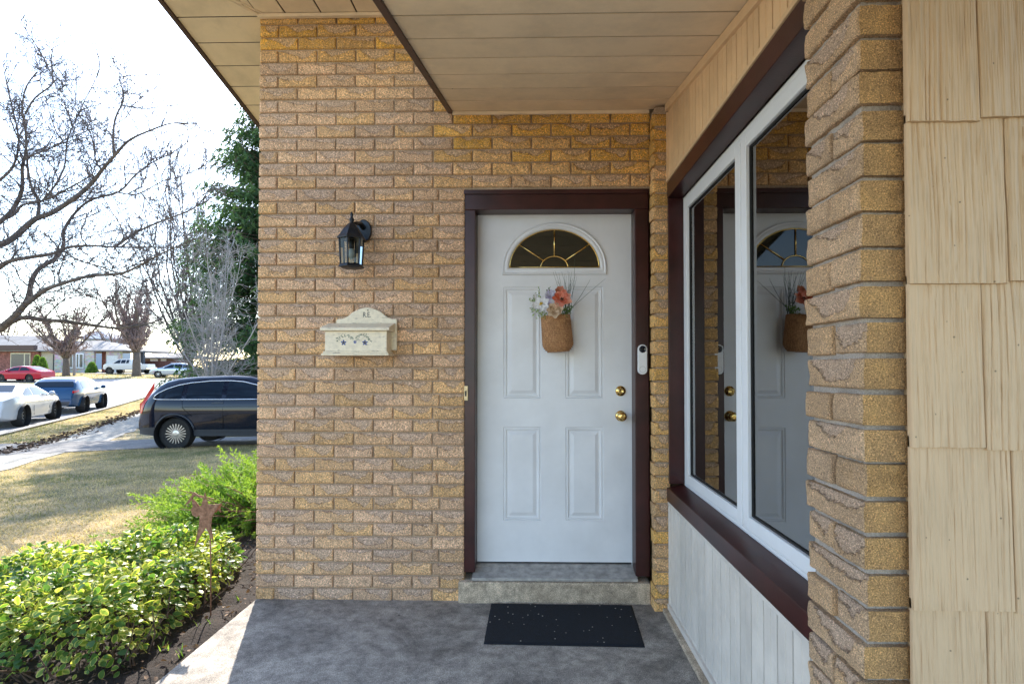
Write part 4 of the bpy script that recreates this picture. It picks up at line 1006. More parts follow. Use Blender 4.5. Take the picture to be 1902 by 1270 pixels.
for k in range(620):
    x, y = r3.uniform(-4.1, -1.9), r3.uniform(2.3, 3.9)
    if not inside(x, y, HP): continue
    g0 = h_ground(x, y); p = Vector((x, y, g0)); t_ = Vector((x+r3.gauss(0, .12), y+r3.gauss(0, .12), g0+r3.uniform(.18, .30))); mid = p.lerp(t_, .5)+Vector((r3.gauss(0, .03), r3.gauss(0, .03), 0))
    tw.tube([p, mid, t_], [.005, .0035, .0015], 4, False)
for k in range(10):
    a = k*.7; p = Vector((-2.38, 3.04, -.13)); t_ = p+Vector((math.cos(a)*.28, math.sin(a)*.28, .22)); tw.tube([p+Vector((math.cos(a), math.sin(a), 0))*.02, p.lerp(t_, .4)+Vector((0, 0, .05)), t_], [.014, .008, .003], 6)
tw.build('stems', M['stem'], hedge, smooth=True)

jun = thing('juniper_bush', 'spreading bright green juniper bush at the corner of the house', 'shrub', (-2.6, 5.3, -.25))
r3 = random.Random(31); JV = []; JR = []; tw = MB()
def needle(p, d, L_, w, rn):
    s = d.cross(Vector((r3.gauss(0, 1), r3.gauss(0, 1), r3.gauss(0, 1)))).normalized()*w
    JV.extend([p-s, p+s, p+d*L_]); JR.extend([rn]*3)
for k in range(1500):
    a = r3.uniform(0, 2*math.pi); el = math.asin(r3.uniform(.06, 1.0)); 
    c0 = Vector((-2.60+r3.gauss(0, .12), 5.35+r3.gauss(0, .12), -.22)); rx, ry, rz = 1.12, .95, .64
    q = r3.uniform(.60, 1.0) if r3.random() < .8 else r3.uniform(.4, .8)
    out = Vector((math.cos(a)*math.cos(el)*rx, math.sin(a)*math.cos(el)*ry, math.sin(el)*rz))*q*(1+.22*mnoise.noise((a*2.2, el*3, 1)))
    if out.x > .85: continue
    end = c0+out; mid = c0.lerp(end, .55)+Vector((0, 0, .06)); 
    if k % 4 == 0: tw.tube([c0, mid, end], [.011, .006, .002], 4, False)
    tip = (end-mid).normalized(); tip = (tip+Vector((0, 0, .15))).normalized()
    lf = r3.uniform(.20, .36); ax = tip; side = ax.orthogonal().normalized(); rot = r3.uniform(0, 6.28); side = (side*math.cos(rot)+ax.cross(side)*math.sin(rot))
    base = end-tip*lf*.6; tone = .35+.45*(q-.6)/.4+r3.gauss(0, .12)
    for b_ in range(9):
        t = b_/9; bp_ = base+tip*lf*t+Vector((0, 0, -.05*(t-.5)**2)); sg = 1 if b_ % 2 else -1; bd = (tip*.9+side*sg*.75+Vector((0, 0, r3.gauss(0, .2)))).normalized(); bl = lf*.38*(1.1-t)
        for n_ in range(9):
            tt = (n_+.5)/9; p = bp_+bd*bl*tt
            nd = (bd+Vector((r3.gauss(0, .5), r3.gauss(0, .5), r3.gauss(.12, .5)))).normalized()
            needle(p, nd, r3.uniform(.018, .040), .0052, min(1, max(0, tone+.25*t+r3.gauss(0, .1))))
JVn = np.array([tuple(v) for v in JV])-np.array(WL[jun.name])
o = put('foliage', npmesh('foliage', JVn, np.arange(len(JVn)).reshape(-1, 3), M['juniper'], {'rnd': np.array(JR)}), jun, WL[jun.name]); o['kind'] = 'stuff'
for k in range(26):
    p = Vector((-2.3+r3.gauss(0, .1), 5.1, -.2)); e = Vector((r3.uniform(-2.9, -2.2), r3.uniform(4.35, 4.7), r3.uniform(-.15, .35))); tw.tube([p, p.lerp(e, .5)+Vector((0, 0, r3.uniform(-.05, .08))), e], [.009, .006, .003], 5, False)
tw.build('stems', simple('tan_juniper_stems', (.24, .13, .08), .9, var=.2), jun, smooth=True)
# dead leaves, sprouts and fallen stones
r3 = random.Random(41); dl = thing('leaf_litter', 'dry brown leaves scattered over the soil bed', 'leaf litter', (-2, 3, -.1)); dl['kind'] = 'stuff'; lst = []
while len(lst) < 520:
    x, y = r3.uniform(-3.2, -1.63), r3.uniform(2.0, 5.2)
    if not inside(x, y, bed): continue
    if edist(x, y, HP) > .35 and r3.random() < .75 and x < -2: continue
    lst.append(((x, y, h_ground(x, y)+.045+r3.uniform(0, .015)), (r3.gauss(0, 1), r3.gauss(0, 1), r3.gauss(0, .25)), (r3.gauss(0, .9), r3.gauss(0, .9), 1), r3.uniform(.012, .036), r3.random()))
build_leaves('dead_leaf_scatter', dl, lst, M['dryleaf'])['kind'] = 'stuff'
mb = MB()
for k in range(700):
    x, y = r3.uniform(-2.7, -1.62), r3.uniform(2.05, 5.0)
    if not inside(x, y, bed): continue
    z = h_ground(x, y)+.035; a = r3.uniform(0, 3.14); L_ = r3.uniform(.01, .04); d = Vector((math.cos(a), math.sin(a), r3.uniform(-.1, .3)))*L_; s = Vector((-math.sin(a), math.cos(a), 0))*r3.uniform(.002, .006)
    p = Vector((x, y, z)); mb.add([p-s, p+s, p+d+s*.6, p+d-s*.6, p+Vector((0, 0, .006))], [(0, 1, 4), (1, 2, 4), (2, 3, 4), (3, 0, 4)])
tag(mb.build('bark_mulch', simple('bark_mulch', (.075, .04, .028), .9, var=.5, sc=30), origin=(0, 0, 0), fix=False), 'small chips of bark mulch on the soil', 'mulch', kind='stuff')
places = [(-1.79, 3.28, 5, 'small green sprout in the soil by the brick corner'), (-1.86, 4.05, 5, 'pair of green bulb shoots rising from the dark soil behind the star'), (-1.98, 4.1, 4, 'short green shoot left of the bulb shoots'), (-1.80, 2.96, 7, 'green shoot tuft at the foot of the star stake'), (-1.73, 2.66, 4, 'thin green shoot close to the slab edge'), (-1.86, 2.70, 11, 'bright green bulb leaves in the mulch between shrub and slab')]
for (x, y, n_, lab) in places:
    t_ = thing('bulb_sprout', lab, 'sprout', (x, y, h_ground(x, y)+.02), 'spring bulb shoots in the soil bed')
    for k in range(n_):
        a = r3.uniform(0, 6.28); L_ = r3.uniform(.04, .085); p = Vector((x+r3.gauss(0, .012), y+r3.gauss(0, .012), h_ground(x, y)+.01)); d = Vector((math.cos(a)*.35, math.sin(a)*.35, 1)).normalized(); s = Vector((-math.sin(a), math.cos(a), 0))*.0035
        V = np.array([tuple(q) for q in (p-s, p+s, p+d*L_*.6+s*1.1, p+d*L_*.6-s*1.1, p+d*L_+Vector((math.cos(a), math.sin(a), -.3))*.006)])-np.array(WL[t_.name])
        put('leaf_blade', npmesh('leaf_blade', V, np.array([(0, 1, 2), (0, 2, 3), (3, 2, 4)]), M['sprout'], {'rnd': np.full(5, r3.random())}), t_, WL[t_.name])

# ================================================================== TREES
def wiggle(p, d, L_, n_, jit, rr, grav=0):
    pts_ = [Vector(p)]; d = Vector(d).normalized()
    for k in range(n_):
        d = (d+Vector((rr.gauss(0, jit), rr.gauss(0, jit), rr.gauss(0, jit)+grav))).normalized(); pts_.append(pts_[-1]+d*L_/n_)
    return pts_
def twigs(mb, pts_, r0, L_, lvl, rr, dens=1.0, jit=.22, upb=.25, ang=.9, minr=.002, grav=0):
    """children along a polyline"""
    tot = sum((pts_[i+1]-pts_[i]).length for i in range(len(pts_)-1)); n_ = max(2, int(tot*dens))
    for k in range(n_):
        t = (k+rr.random())/n_
        if lvl_start > t: continue
        f = t*(len(pts_)-1); i = min(len(pts_)-2, int(f)); p = pts_[i].lerp(pts_[i+1], f-i); ax = (pts_[i+1]-pts_[i]).normalized()
        side = ax.orthogonal().normalized(); a = rr.uniform(0, 6.28); side = side*math.cos(a)+ax.cross(side)*math.sin(a)
        d = (ax*math.cos(ang)+side*math.sin(ang)+Vector((0, 0, upb))).normalized(); LL = L_*rr.uniform(.45, 1.1)*(1.15-.5*t)
        q = wiggle(p, d, LL, 5 if lvl > 0 else 3, jit, rr, grav); rad = r0*rr.uniform(.7, 1.1)
        mb.tube(q, [max(minr, rad*(1-.8*j/(len(q)-1))) for j in range(len(q))], 4 if rad > minr*2.5 else 3, False)
        if lvl > 0: twigs(mb, q, max(minr, rad*.5), LL*.55, lvl-1, rr, dens*1.75, jit, upb, ang, minr, grav)
lvl_start = 0.0
def limb(pp, Ya, Yb, w):
    n_ = len(pp); res = []
    for i, (px, py) in enumerate(pp):
        Y = Ya+(Yb-Ya)*i/(n_-1); res.append(Vector(((px-990)*Y/1000, Y, EYE-(py-683)*Y/1000)))
    out = []
    for i in range(len(res)-1):                       # Catmull-Rom smoothing
        p0, p1, p2, p3 = res[max(0, i-1)], res[i], res[i+1], res[min(len(res)-1, i+2)]
        for k in range(4):
            t = k/4; out.append(.5*((2*p1)+(p2-p0)*t+(2*p0-5*p1+4*p2-p3)*t*t+(3*p1-p0-3*p2+p3)*t*t*t))
    out.append(res[-1]); return out
big = thing('bare_tree', 'large leafless tree with spreading limbs at the left edge', 'tree', (-10.6, 9.6, -.5))
limbs = [
 ([(-95, 700), (-60, 640), (0, 597), (31, 588), (63, 593), (110, 596), (158, 603), (202, 608), (252, 603), (292, 591)], 9.6, 10.2, .085, .018),
 ([(-20, 610), (8, 586), (25, 566), (39, 555), (67, 535), (99, 524), (149, 510), (212, 505), (248, 489), (301, 462), (352, 440)], 9.6, 8.6, .085, .010),
 ([(20, 572), (34, 550), (39, 521), (53, 496), (82, 478), (100, 452), (100, 425), (118, 394), (150, 366), (205, 350), (236, 319), (268, 295), (307, 276), (354, 244)], 9.7, 10.6, .065, .008),
 ([(-60, 520), (-20, 490), (0, 480), (28, 475), (78, 467), (103, 457), (142, 452), (200, 455), (290, 456), (327, 457)], 9.4, 9.0, .065, .010),
 ([(-110, 520), (-60, 470), (0, 439), (43, 402), (79, 388), (130, 354), (158, 327), (173, 307), (197, 280), (224, 252), (268, 232), (307, 220), (354, 222)], 9.7, 9.2, .088, .008),
 ([(195, 281), (193, 244), (197, 209), (212, 173), (205, 138), (203, 118)], 9.4, 9.7, .032, .006),
 ([(196, 456), (210, 447), (240, 427), (291, 405), (342, 386), (366, 366), (380, 340)], 9.1, 9.4, .034, .008),
 ([(-60, 420), (0, 394), (20, 374), (59, 366), (102, 346), (150, 319), (158, 300)], 9.9, 9.3, .04, .008),
 ([(-40, 420), (0, 384), (18, 345), (18, 303), (24, 276), (24, 236), (16, 189), (24, 146), (45, 120)], 9.8, 9.8, .055, .010),
 ([(49, 399), (51, 370), (35, 335), (28, 299), (26, 272), (6, 240), (-10, 200)], 9.7, 10, .042, .012),
 ([(28, 282), (67, 268), (110, 252), (165, 244)], 9.8, 9.4, .024, .006),
 ([(22, 200), (40, 170), (71, 146), (75, 130), (59, 102), (39, 75), (31, 39)], 9.8, 9.9, .022, .006),
 ([(60, 364), (80, 340), (100, 300), (105, 250), (130, 190), (150, 150), (160, 130)], 9.6, 10.2, .025, .006),
 ([(173, 308), (160, 290), (150, 240), (125, 200), (112, 170)], 9.4, 10.0, .022, .006),
 ([(-30, 330), (0, 300), (10, 250), (-5, 180), (-20, 120)], 9.9, 9.9, .035, .010),
 ([(95, 458), (130, 480), (180, 495), (240, 520), (300, 545), (330, 548)], 9.4, 8.8, .022, .006),
 ([(63, 593), (95, 560), (140, 545), (180, 560), (240, 575)], 9.9, 9.6, .018, .006),
 ([(200, 350), (240, 355), (290, 330), (330, 320), (370, 300)], 10, 9.4, .018, .006)]
mbL = MB(); mbT = MB(); rr = random.Random(77)
for pp, Ya, Yb, r0, r1 in limbs:
    pl = limb(pp, Ya, Yb, 0); k_ = len(pl); rs = [(r0+(r1-r0)*(i/(k_-1))**.8)*.78 for i in range(k_)]
    m2 = MB(); m2.tube(pl, rs, 8); m2.build('limb', M['bark'], big, smooth=True)
    twigs(mbT, pl[2:], .012, 1.15, 2, rr, 5.2, .26, .28, .95, .0043)
o = mbT.build('twigs', M['twig'], big, fix=False, smooth=True)
mb = MB(); mb.tube([(-10.6, 9.6, -.6), (-10.55, 9.6, .3), (-10.45, 9.65, 1.2), (-10.4, 9.6, 2.0), (-10.6, 9.7, 3.2), (-10.7, 9.8, 4.6), (-10.9, 9.9, 6)], [.36, .27, .25, .24, .19, .14, .07], 14); mb.build('trunk', M['bark'], big, smooth=True)

def bare_tree(label, base, H, r0, seed, mat_t, mat_b, spread=.7, nst=5, fork=.25, l1=.45, dens=2.2, minr=.008, lv=2, name='bare_tree', grav=0, jit=.14, cat='tree', bf=.36):
    base = (base[0], base[1], h_ground(base[0], base[1])); t_ = thing(name, label, cat, base); q = random.Random(seed); tr = MB(); cr = MB(); bt = MB()
    p0 = Vector(base)-Vector((0, 0, .3)); top = Vector(base)+Vector((0, 0, H*fork))
    tr.tube([p0, p0.lerp(top, .25), p0.lerp(top, .6), top], [r0*1.35, r0*1.02, r0*.95, r0*.8], 10); tr.build('trunk', mat_b, t_, smooth=True)
    for k in range(nst):
        a = 2*math.pi*k/nst+q.uniform(-.4, .4); s = spread*q.uniform(.5, 1.15) if k else .1
        d = Vector((math.cos(a)*s, math.sin(a)*s, 1)); pts_ = wiggle(top-Vector((0, 0, q.uniform(0, .12)*H*fork)), d, H*(1-fork)*q.uniform(.8, 1.02), 9, .09, q, .02)
        bt.tube(pts_, [r0*bf*(1-.9*j/9)+minr for j in range(10)], 6)
        twigs(cr, pts_, r0*bf*.36, H*l1*.5, lv, q, dens, jit, .35, .6, minr, grav)
    bt.build('branches', mat_b, t_, smooth=True); cr.build('twigs', mat_t, t_, fix=False, smooth=True); return t_
rosy = simple('rosy_twigs', (.34, .25, .24), .9, var=.2)
bare_tree('leafless tree with reddish buds in front of the white pickup', (-46.3, 62), 11.5, .42, 5, rosy, M['bark'], .45, 14, .24, .32, 2.7, .026, 2)
bare_tree('small round leafless tree beside the grey lamp post', (-52.9, 60), 9.0, .34, 6, rosy, M['bark'], .80, 13, .22, .36, 2.5, .026, 2)
bare_tree('tall thin leafless tree with straight upright twigs beside the spruce', (-16.4, 25.5), 12.5, .11, 8, M['twig'], M['bark'], .36, 15, .16, .40, 1.9, .0085, 2, jit=.06)
bare_tree('pale silvery twigged tree in front of the dark spruce', (-10.5, 17.4), 6.9, .055, 9, M['silver'], M['silver'], .50, 9, .14, .44, 3.2, .0046, 2, grav=-.05, jit=.26)
bare_tree('far leafless tree behind the roof of the white house', (-66, 84), 12, .25, 15, rosy, M['bark'], .7, 9, .2, .4, 1.3, .028, 2)
bare_tree('far leafless tree behind the small low house', (-50, 95), 13, .25, 16, rosy, M['bark'], .7, 9, .2, .4, 1.3, .028, 2)
bare_tree('far leafless tree behind the red car', (-84, 84), 12, .25, 17, rosy, M['bark'], .7, 9, .2, .4, 1.3, .028, 2)
# spruce
spx, spy = -11.1, 22.6; spr = thing('spruce_tree', 'tall dark green spruce with drooping branches behind the black car', 'tree', (spx, spy, h_ground(spx, spy)))
q = random.Random(51); JV = []; JR = []; bt = MB(); zg = h_ground(spx, spy); HS = 14.5
bt.tube([(spx, spy, zg-.2), (spx, spy, zg+HS*.5), (spx, spy, zg+HS)], [.24, .14, .02], 8)
r3 = q
z = .7
while z < HS-.3:
    t = z/HS; Rz = 4.15*(1-t)**.60*(1-.10*math.exp(-z/1.5))+.15
    for k in range(9 if t < .8 else 6):
        a = q.uniform(0, 6.28); L_ = Rz*q.uniform(.70, 1.08); d = Vector((math.cos(a), math.sin(a), .18-.35*(1-t))); 
        pts_ = []; p = Vector((spx, spy, zg+z))
        for j in range(8): pts_.append(p.copy()); dd = Vector((d.x, d.y, d.z-.12+.05*j)).normalized(); p = p+dd*L_/7
        bt.tube(pts_, [.03*(1-j/8)+.005 for j in range(8)], 4, False)
        nb = int(L_*9)
        for b_ in range(nb):
            f = .15+.85*(b_+q.random())/nb; i = min(6, int(f*7)); p = pts_[i].lerp(pts_[i+1], f*7-i) if i < 7 else pts_[-1]
            sd_ = Vector((-d.y, d.x, 0)).normalized()*q.uniform(-1, 1); hd = (Vector((d.x, d.y, 0))*.45+sd_*.9+Vector((0, 0, -.75))).normalized(); hl = q.uniform(.22, .65)*(.6+.6*(1-t))
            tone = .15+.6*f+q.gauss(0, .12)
            for n_ in range(9):
                pp_ = p+hd*hl*(n_+.5)/9; nd = (hd*.9+Vector((q.gauss(0, .55), q.gauss(0, .55), q.gauss(0, .45)))).normalized()
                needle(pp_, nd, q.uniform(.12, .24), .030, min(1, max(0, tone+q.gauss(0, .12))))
    z += .20
JVn = np.array([tuple(v) for v in JV])-np.array(WL[spr.name])
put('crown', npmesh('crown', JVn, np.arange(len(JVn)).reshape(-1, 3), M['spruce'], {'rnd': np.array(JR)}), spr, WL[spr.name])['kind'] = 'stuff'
bt.build('trunk', M['bark'], spr, smooth=True)

# ================================================================== CARS
def paint(name, c, rough=.25, metal=0.0, coat=.5): return G(name).done(c, rough*.6, metal, IOR=1.3, **{'Coat0Weight': coat, 'Coat0Roughness': .03, 'Coat0IOR': 1.35})
red_l = simple('red_tail_lens', (.55, .01, .01), .12); chrome = simple('chrome', (.8, .8, .82), .12, 1); tyre_m = simple('tyre', (.02, .02, .02), .8, var=.2); rimd = simple('dark_wheel_rim', (.09, .09, .095), .3, .8); rims = simple('silver_wheel_rim', (.60, .59, .60), .28, .8); lens = simple('clear_lamp', (.6, .62, .65), .1); plas = simple('dark_bumper_plastic', (.03, .035, .045), .5); plate_m = simple('plate_white', (.7, .72, .78), .5)
def car(name, label, cat, loc, head, S, pm):
    t_ = thing(name, label, cat, (0, 0, 0)); L_, W = S['L'], S['W']; tp = S['top']; bl = S['belt']; zb = S.get('zb', .24)
    txs = [p[0] for p in tp]; tzs = [p[1] for p in tp]
    ztop = lambda x: float(np.interp(x, txs, tzs)); zbelt = lambda x: min(float(np.interp(x, [p[0] for p in bl], [p[1] for p in bl])), ztop(x)-.02)
    hw = lambda x: W*(1-.24*abs((x-L_/2)/(L_/2))**7-.03*abs((x-L_/2)/(L_/2))**2)
    zbt = lambda x: zb+.10*max(0, 1-x/.45)**2+.08*max(0, 1-(L_-x)/.5)**2
    def ring(x):
        h_, zt, be, z0_ = hw(x), ztop(x), zbelt(x), zbt(x); z0_ = min(z0_, zt-.12); gh = zt-be; wr = h_*.965-.40*gh
        mid = z0_+(be-z0_)*.62
        return [(0, z0_), (h_*.84, z0_), (h_*.965, z0_+.05), (h_*.992, z0_+(be-z0_)*.28), (h_*.985, z0_+(be-z0_)*.45), (h_, mid), (h_*.995, be-(be-z0_)*.16), (h_*.965, be), ((h_*.965+wr)/2+.006, be+gh*.45), (wr, be+gh*.84), (wr-.07*min(1, gh*3), be+gh*.95), (wr*.55, zt-.004), (0, zt)]
    def sy(x, z):
        rg = ring(x)[2:10]; return float(np.interp(z, [p[1] for p in rg], [p[0] for p in rg]))
    xs_ = sorted(set([round(v, 4) for v in np.concatenate([np.linspace(0, L_, 56), np.array(txs)])]))
    rings = []
    for x in xs_:
        rg = ring(x); rings.append([(x, -y, z) for y, z in rg]+[(x, y, z) for y, z in reversed(rg[1:-1])])
    mb = loft(rings); body_me = mb.mesh('body', pm)
    bo = put('body', body_me, t_)
    wr_, wx = S['r'], S['wheels']; arch = S.get('arch', 1.14)
    cb = MB()
    for x in wx:
        for s in (-1, 1): cb.lathe([(wr_*arch, -.17), (wr_*arch, .17)], (x, s*(W-.10), wr_+.0), 36, 'Y')
    cut = put('cutter', cb.mesh('cutter', None)); md = bo.modifiers.new('cut', 'BOOLEAN'); md.object = cut; md.operation = 'DIFFERENCE'; md.solver = 'EXACT'
    bpy.context.view_layer.update(); dg = bpy.context.evaluated_depsgraph_get()
    nm_ = bpy.data.meshes.new_from_object(bo.evaluated_get(dg)); bo.modifiers.clear(); bo.data = nm_; bpy.data.objects.remove(cut); sharp(bo, 38)
    if not bo.data.materials: bo.data.materials.append(pm)
    for x in wx:
        for s in (-1, 1):
            mb = MB(); mb.lathe([(wr_*arch-.006, -.16), (wr_*arch-.006, .06)], (x, s*(W-.10), wr_), 32, 'Y', cap=False); mb.build('wheel_well', M['black'], t_, fix=False)
            w_ = put('wheel', None, t_, (x, s*(W-.13), wr_)); c_ = (x, s*(W-.165), wr_)
            mb = MB(); mb.lathe([(wr_*.66, -.10*s), (wr_*.9, -.105*s), (wr_*.985, -.085*s), (wr_, -.05*s), (wr_, .05*s), (wr_*.985, .085*s), (wr_*.9, .100*s), (wr_*.70, .095*s), (wr_*.66, .085*s)], c_, 36, 'Y', cap=False); mb.build('tyre', tyre_m, w_, smooth=True)
            rm_ = S.get('rim', rimd); mb = MB(); mb.lathe([(wr_*.665, -.05*s), (wr_*.665, .086*s), (wr_*.62, .088*s), (wr_*.60, .075*s), (wr_*.60, .02*s), (.01, .01*s)], c_, 32, 'Y', cap=False); mb.build('rim', rm_ if S.get('solid') else simple_rimback, w_, smooth=True)
            ns = S.get('spokes', 10); mb = MB()
            for k in range(ns):
                a = 2*math.pi*k/ns; ra, rb = wr_*.14, wr_*.645; wd = S.get('sw', .024)
                for (sg) in ((-1, 1) if S.get('twin') else (0,)):
                    a2 = a+sg*S.get('twin', 0); ca, sa = math.cos(a2), math.sin(a2)
                    q1 = [(ra, -wd*.4), (ra, wd*.4), (rb, wd*.55), (rb, -wd*.55)]
                    V = [(c_[0]+u*ca-w*sa, c_[1]+s*dd, c_[2]+u*sa+w*ca) for dd in (.060, .084) for u, w in q1]
                    mb.add(V, [(0, 1, 2, 3), (4, 5, 6, 7), (0, 1, 5, 4), (1, 2, 6, 5), (2, 3, 7, 6), (3, 0, 4, 7)])
            mb.lathe([(wr_*.20, .060*s), (wr_*.20, .086*s), (wr_*.10, .092*s), (.002, .092*s)], c_, 20, 'Y'); mb.build('spokes', rm_, w_)
    def side_patch(nm, x0, x1, lo, hi, mt, off=.005, sides=(-1, 1), n_=16, nz_=4):
        for s in sides:
            mb = MB()
            for i in range(n_+1):
                x = x0+(x1-x0)*i/n_; a = float(np.interp(x, [p[0] for p in lo], [p[1] for p in lo])); b = float(np.interp(x, [p[0] for p in hi], [p[1] for p in hi])); b = max(a+.001, b)
                for j in range(nz_+1): z = a+(b-a)*j/nz_; mb.v.append((x, s*(sy(x, z)+off), z))
            k_ = nz_+1
            for i in range(n_):
                for j in range(nz_): mb.f.append((i*k_+j, (i+1)*k_+j, (i+1)*k_+j+1, i*k_+j+1) if s < 0 else (i*k_+j, i*k_+j+1, (i+1)*k_+j+1, (i+1)*k_+j))
            mb.build(nm, mt, t_, smooth=True, fix=False)
    def prof_patch(nm, pts_, hws, mt, off=.006, yc=0):
        mb = MB(); k_ = len(pts_)
        for i, (x, z) in enumerate(pts_):
            a, b = pts_[max(0, i-1)], pts_[min(k_-1, i+1)]; dx, dz = b[0]-a[0], b[1]-a[1]; l = math.hypot(dx, dz) or 1; nxn, nzn = -dz/l, dx/l
            if S['rearfix'](x) and nxn > 0: nxn, nzn = -nxn, -nzn
            for yy in np.linspace(-hws[i], hws[i], 7): mb.v.append((x+nxn*off, yc+yy, z+nzn*off-.006*(yy/(hws[i]+.01))**2))
        for i in range(k_-1):
            for j in range(6): mb.f.append((i*7+j, i*7+j+1, (i+1)*7+j+1, (i+1)*7+j))
        mb.build(nm, mt, t_, smooth=True, fix=False)
    S.setdefault('rearfix', lambda x: False)
    for (nm, x0, x1, lo, hi) in S['win']: side_patch(nm, x0, x1, lo, hi, M['carglass'])
    for (nm, pts_, hws, mt) in S.get('patch', []): prof_patch(nm, pts_, hws, mt)
    for (nm, x0, x1, lo, hi, mt) in S.get('side', []): side_patch(nm, x0, x1, lo, hi, mt, .009)
    for (nm, pts_, rad, mt) in S.get('lines', []):
        for s in (-1, 1):
            mb = MB(); mb.tube([(x, s*(sy(x, z)+.006), z) for x, z in pts_], rad, 5); mb.build(nm, mt, t_, smooth=True)
    for (nm, x0, x1, y0, y1, z0_, z1_, mt) in S.get('boxes', []): bx(nm, x0, x1, y0, y1, z0_, z1_, mt, t_, .012)
    if 'mirror' in S:
        mx, mz = S['mirror']
        for s in (-1, 1):
            mb = MB(); y_ = s*(hw(mx)+.10); mb.lathe([(.02, -.09), (.075, -.06), (.09, 0), (.075, .06), (.02, .09)], (mx, y_, mz), 12, 'Y'); mb.tube([(mx, s*(hw(mx)*.95), mz-.05), (mx, y_, mz-.03)], .025, 6); mb.build('mirror', pm, t_, smooth=True)
    t_.location = (loc[0], loc[1], h_ground(loc[0], loc[1])+.03+S.get('dz', 0)); t_.rotation_euler = (0, 0, head); return t_
simple_rimback = simple('rim_shadow', (.02, .02, .022), .5)
def place_by_wheel(contact, local, head):
    """root location that brings the local wheel point to the world contact point"""
    c, s = math.cos(head), math.sin(head); return (contact[0]-(local[0]*c-local[1]*s), contact[1]-(local[0]*s+local[1]*c))
seam = simple('panel_gap', (.004, .004, .005), .6)
# black SUV in the driveway
top = [(0, .62), (.03, .80), (.09, .95), (.235, 1.17), (.44, 1.40), (.553, 1.47), (.8, 1.535), (1.2, 1.575), (1.9, 1.60), (2.3, 1.585), (2.7, 1.50), (3.35, 1.12), (3.5, 1.08), (4.1, .95), (4.4, .80), (4.53, .55)]
lo_ = [(.38, 1.10), (.46, 1.085), (3.3, 1.085)]; hi_ = [(.38, 1.10), (.46, 1.20), (.62, 1.285), (.85, 1.365), (1.1, 1.415), (1.5, 1.455), (1.93, 1.46), (2.2, 1.44), (2.5, 1.37), (2.95, 1.12)]
S = dict(L=4.53, W=.91, top=top, belt=[(0, .9), (.4, 1.06), (4.53, 1.05)], r=.345, wheels=(.86, 3.48), rim=rims, spokes=20, sw=.017, zb=.27, arch=1.10,
    win=[('side_window', .40, .97, lo_, hi_), ('side_window', 1.07, 1.80, lo_, hi_), ('side_window', 1.90, 2.92, lo_, hi_)],
    side=[('tail_light', .012, .34, [(.012, .77), (.12, .78), (.15, .95), (.34, 1.30)], [(.012, .98), (.10, 1.03), (.22, 1.24), (.34, 1.44)], red_l),
          ('door_handle', 1.62, 1.86, [(1.62, .985), (1.86, .99)], [(1.62, 1.01), (1.7, 1.02), (1.86, 1.015)], plas), ('door_handle', 2.55, 2.79, [(2.55, .985), (2.79, .99)], [(2.55, 1.01), (2.79, 1.015)], plas),
          ('sill_trim', 1.26, 3.06, [(1.26, .30), (3.06, .30)], [(1.26, .44), (3.06, .44)], plas), ('bumper_trim', .03, .47, [(.03, .33), (.47, .30)], [(.03, .47), (.47, .49)], plas)],
    lines=[('window_chrome', [(.37, 1.10), (.40, 1.16), (.46, 1.21), (.62, 1.295), (.85, 1.375), (1.1, 1.425), (1.5, 1.465), (1.93, 1.47), (2.2, 1.45), (2.5, 1.38), (2.95, 1.12)], .011, chrome), ('window_chrome', [(.37, 1.10), (.46, 1.076), (1.2, 1.074), (2, 1.074), (2.95, 1.08)], .011, chrome), ('door_seam', [(1.85, 1.06), (1.86, .8), (1.87, .46)], .004, seam), ('door_seam', [(1.0, 1.06), (1.03, .9), (1.22, .72)], .004, seam),
           ('arch_trim', [(.86+.42*math.cos(a), .345+.42*math.sin(a)) for a in [math.pi*(.06+.88*i/14) for i in range(15)]], .022, plas), ('body_crease', [(.45, .90), (1.2, .92), (2.2, .925), (3.2, .92)], .005, M['carglass'])],
    patch=[('rear_window', [(.16, 1.08), (.235, 1.19), (.44, 1.42)], [.62, .60, .52], M['carglass']), ('windscreen', [(2.72, 1.49), (3.30, 1.15)], [.50, .62], M['carglass'])], mirror=(3.0, 1.08))
S['patch'][0] = ('rear_window', [(.15, 1.05), (.235, 1.17), (.44, 1.40)], [.62, .60, .52], M['carglass'])
hd = R(5)
car('parked_suv', 'black compact SUV parked on the driveway beside the house', 'car', place_by_wheel((-7.62, 11.30), (.86, -.90), hd), hd, S, paint('black_car_paint', (.003, .007, .018), .08, coat=1))
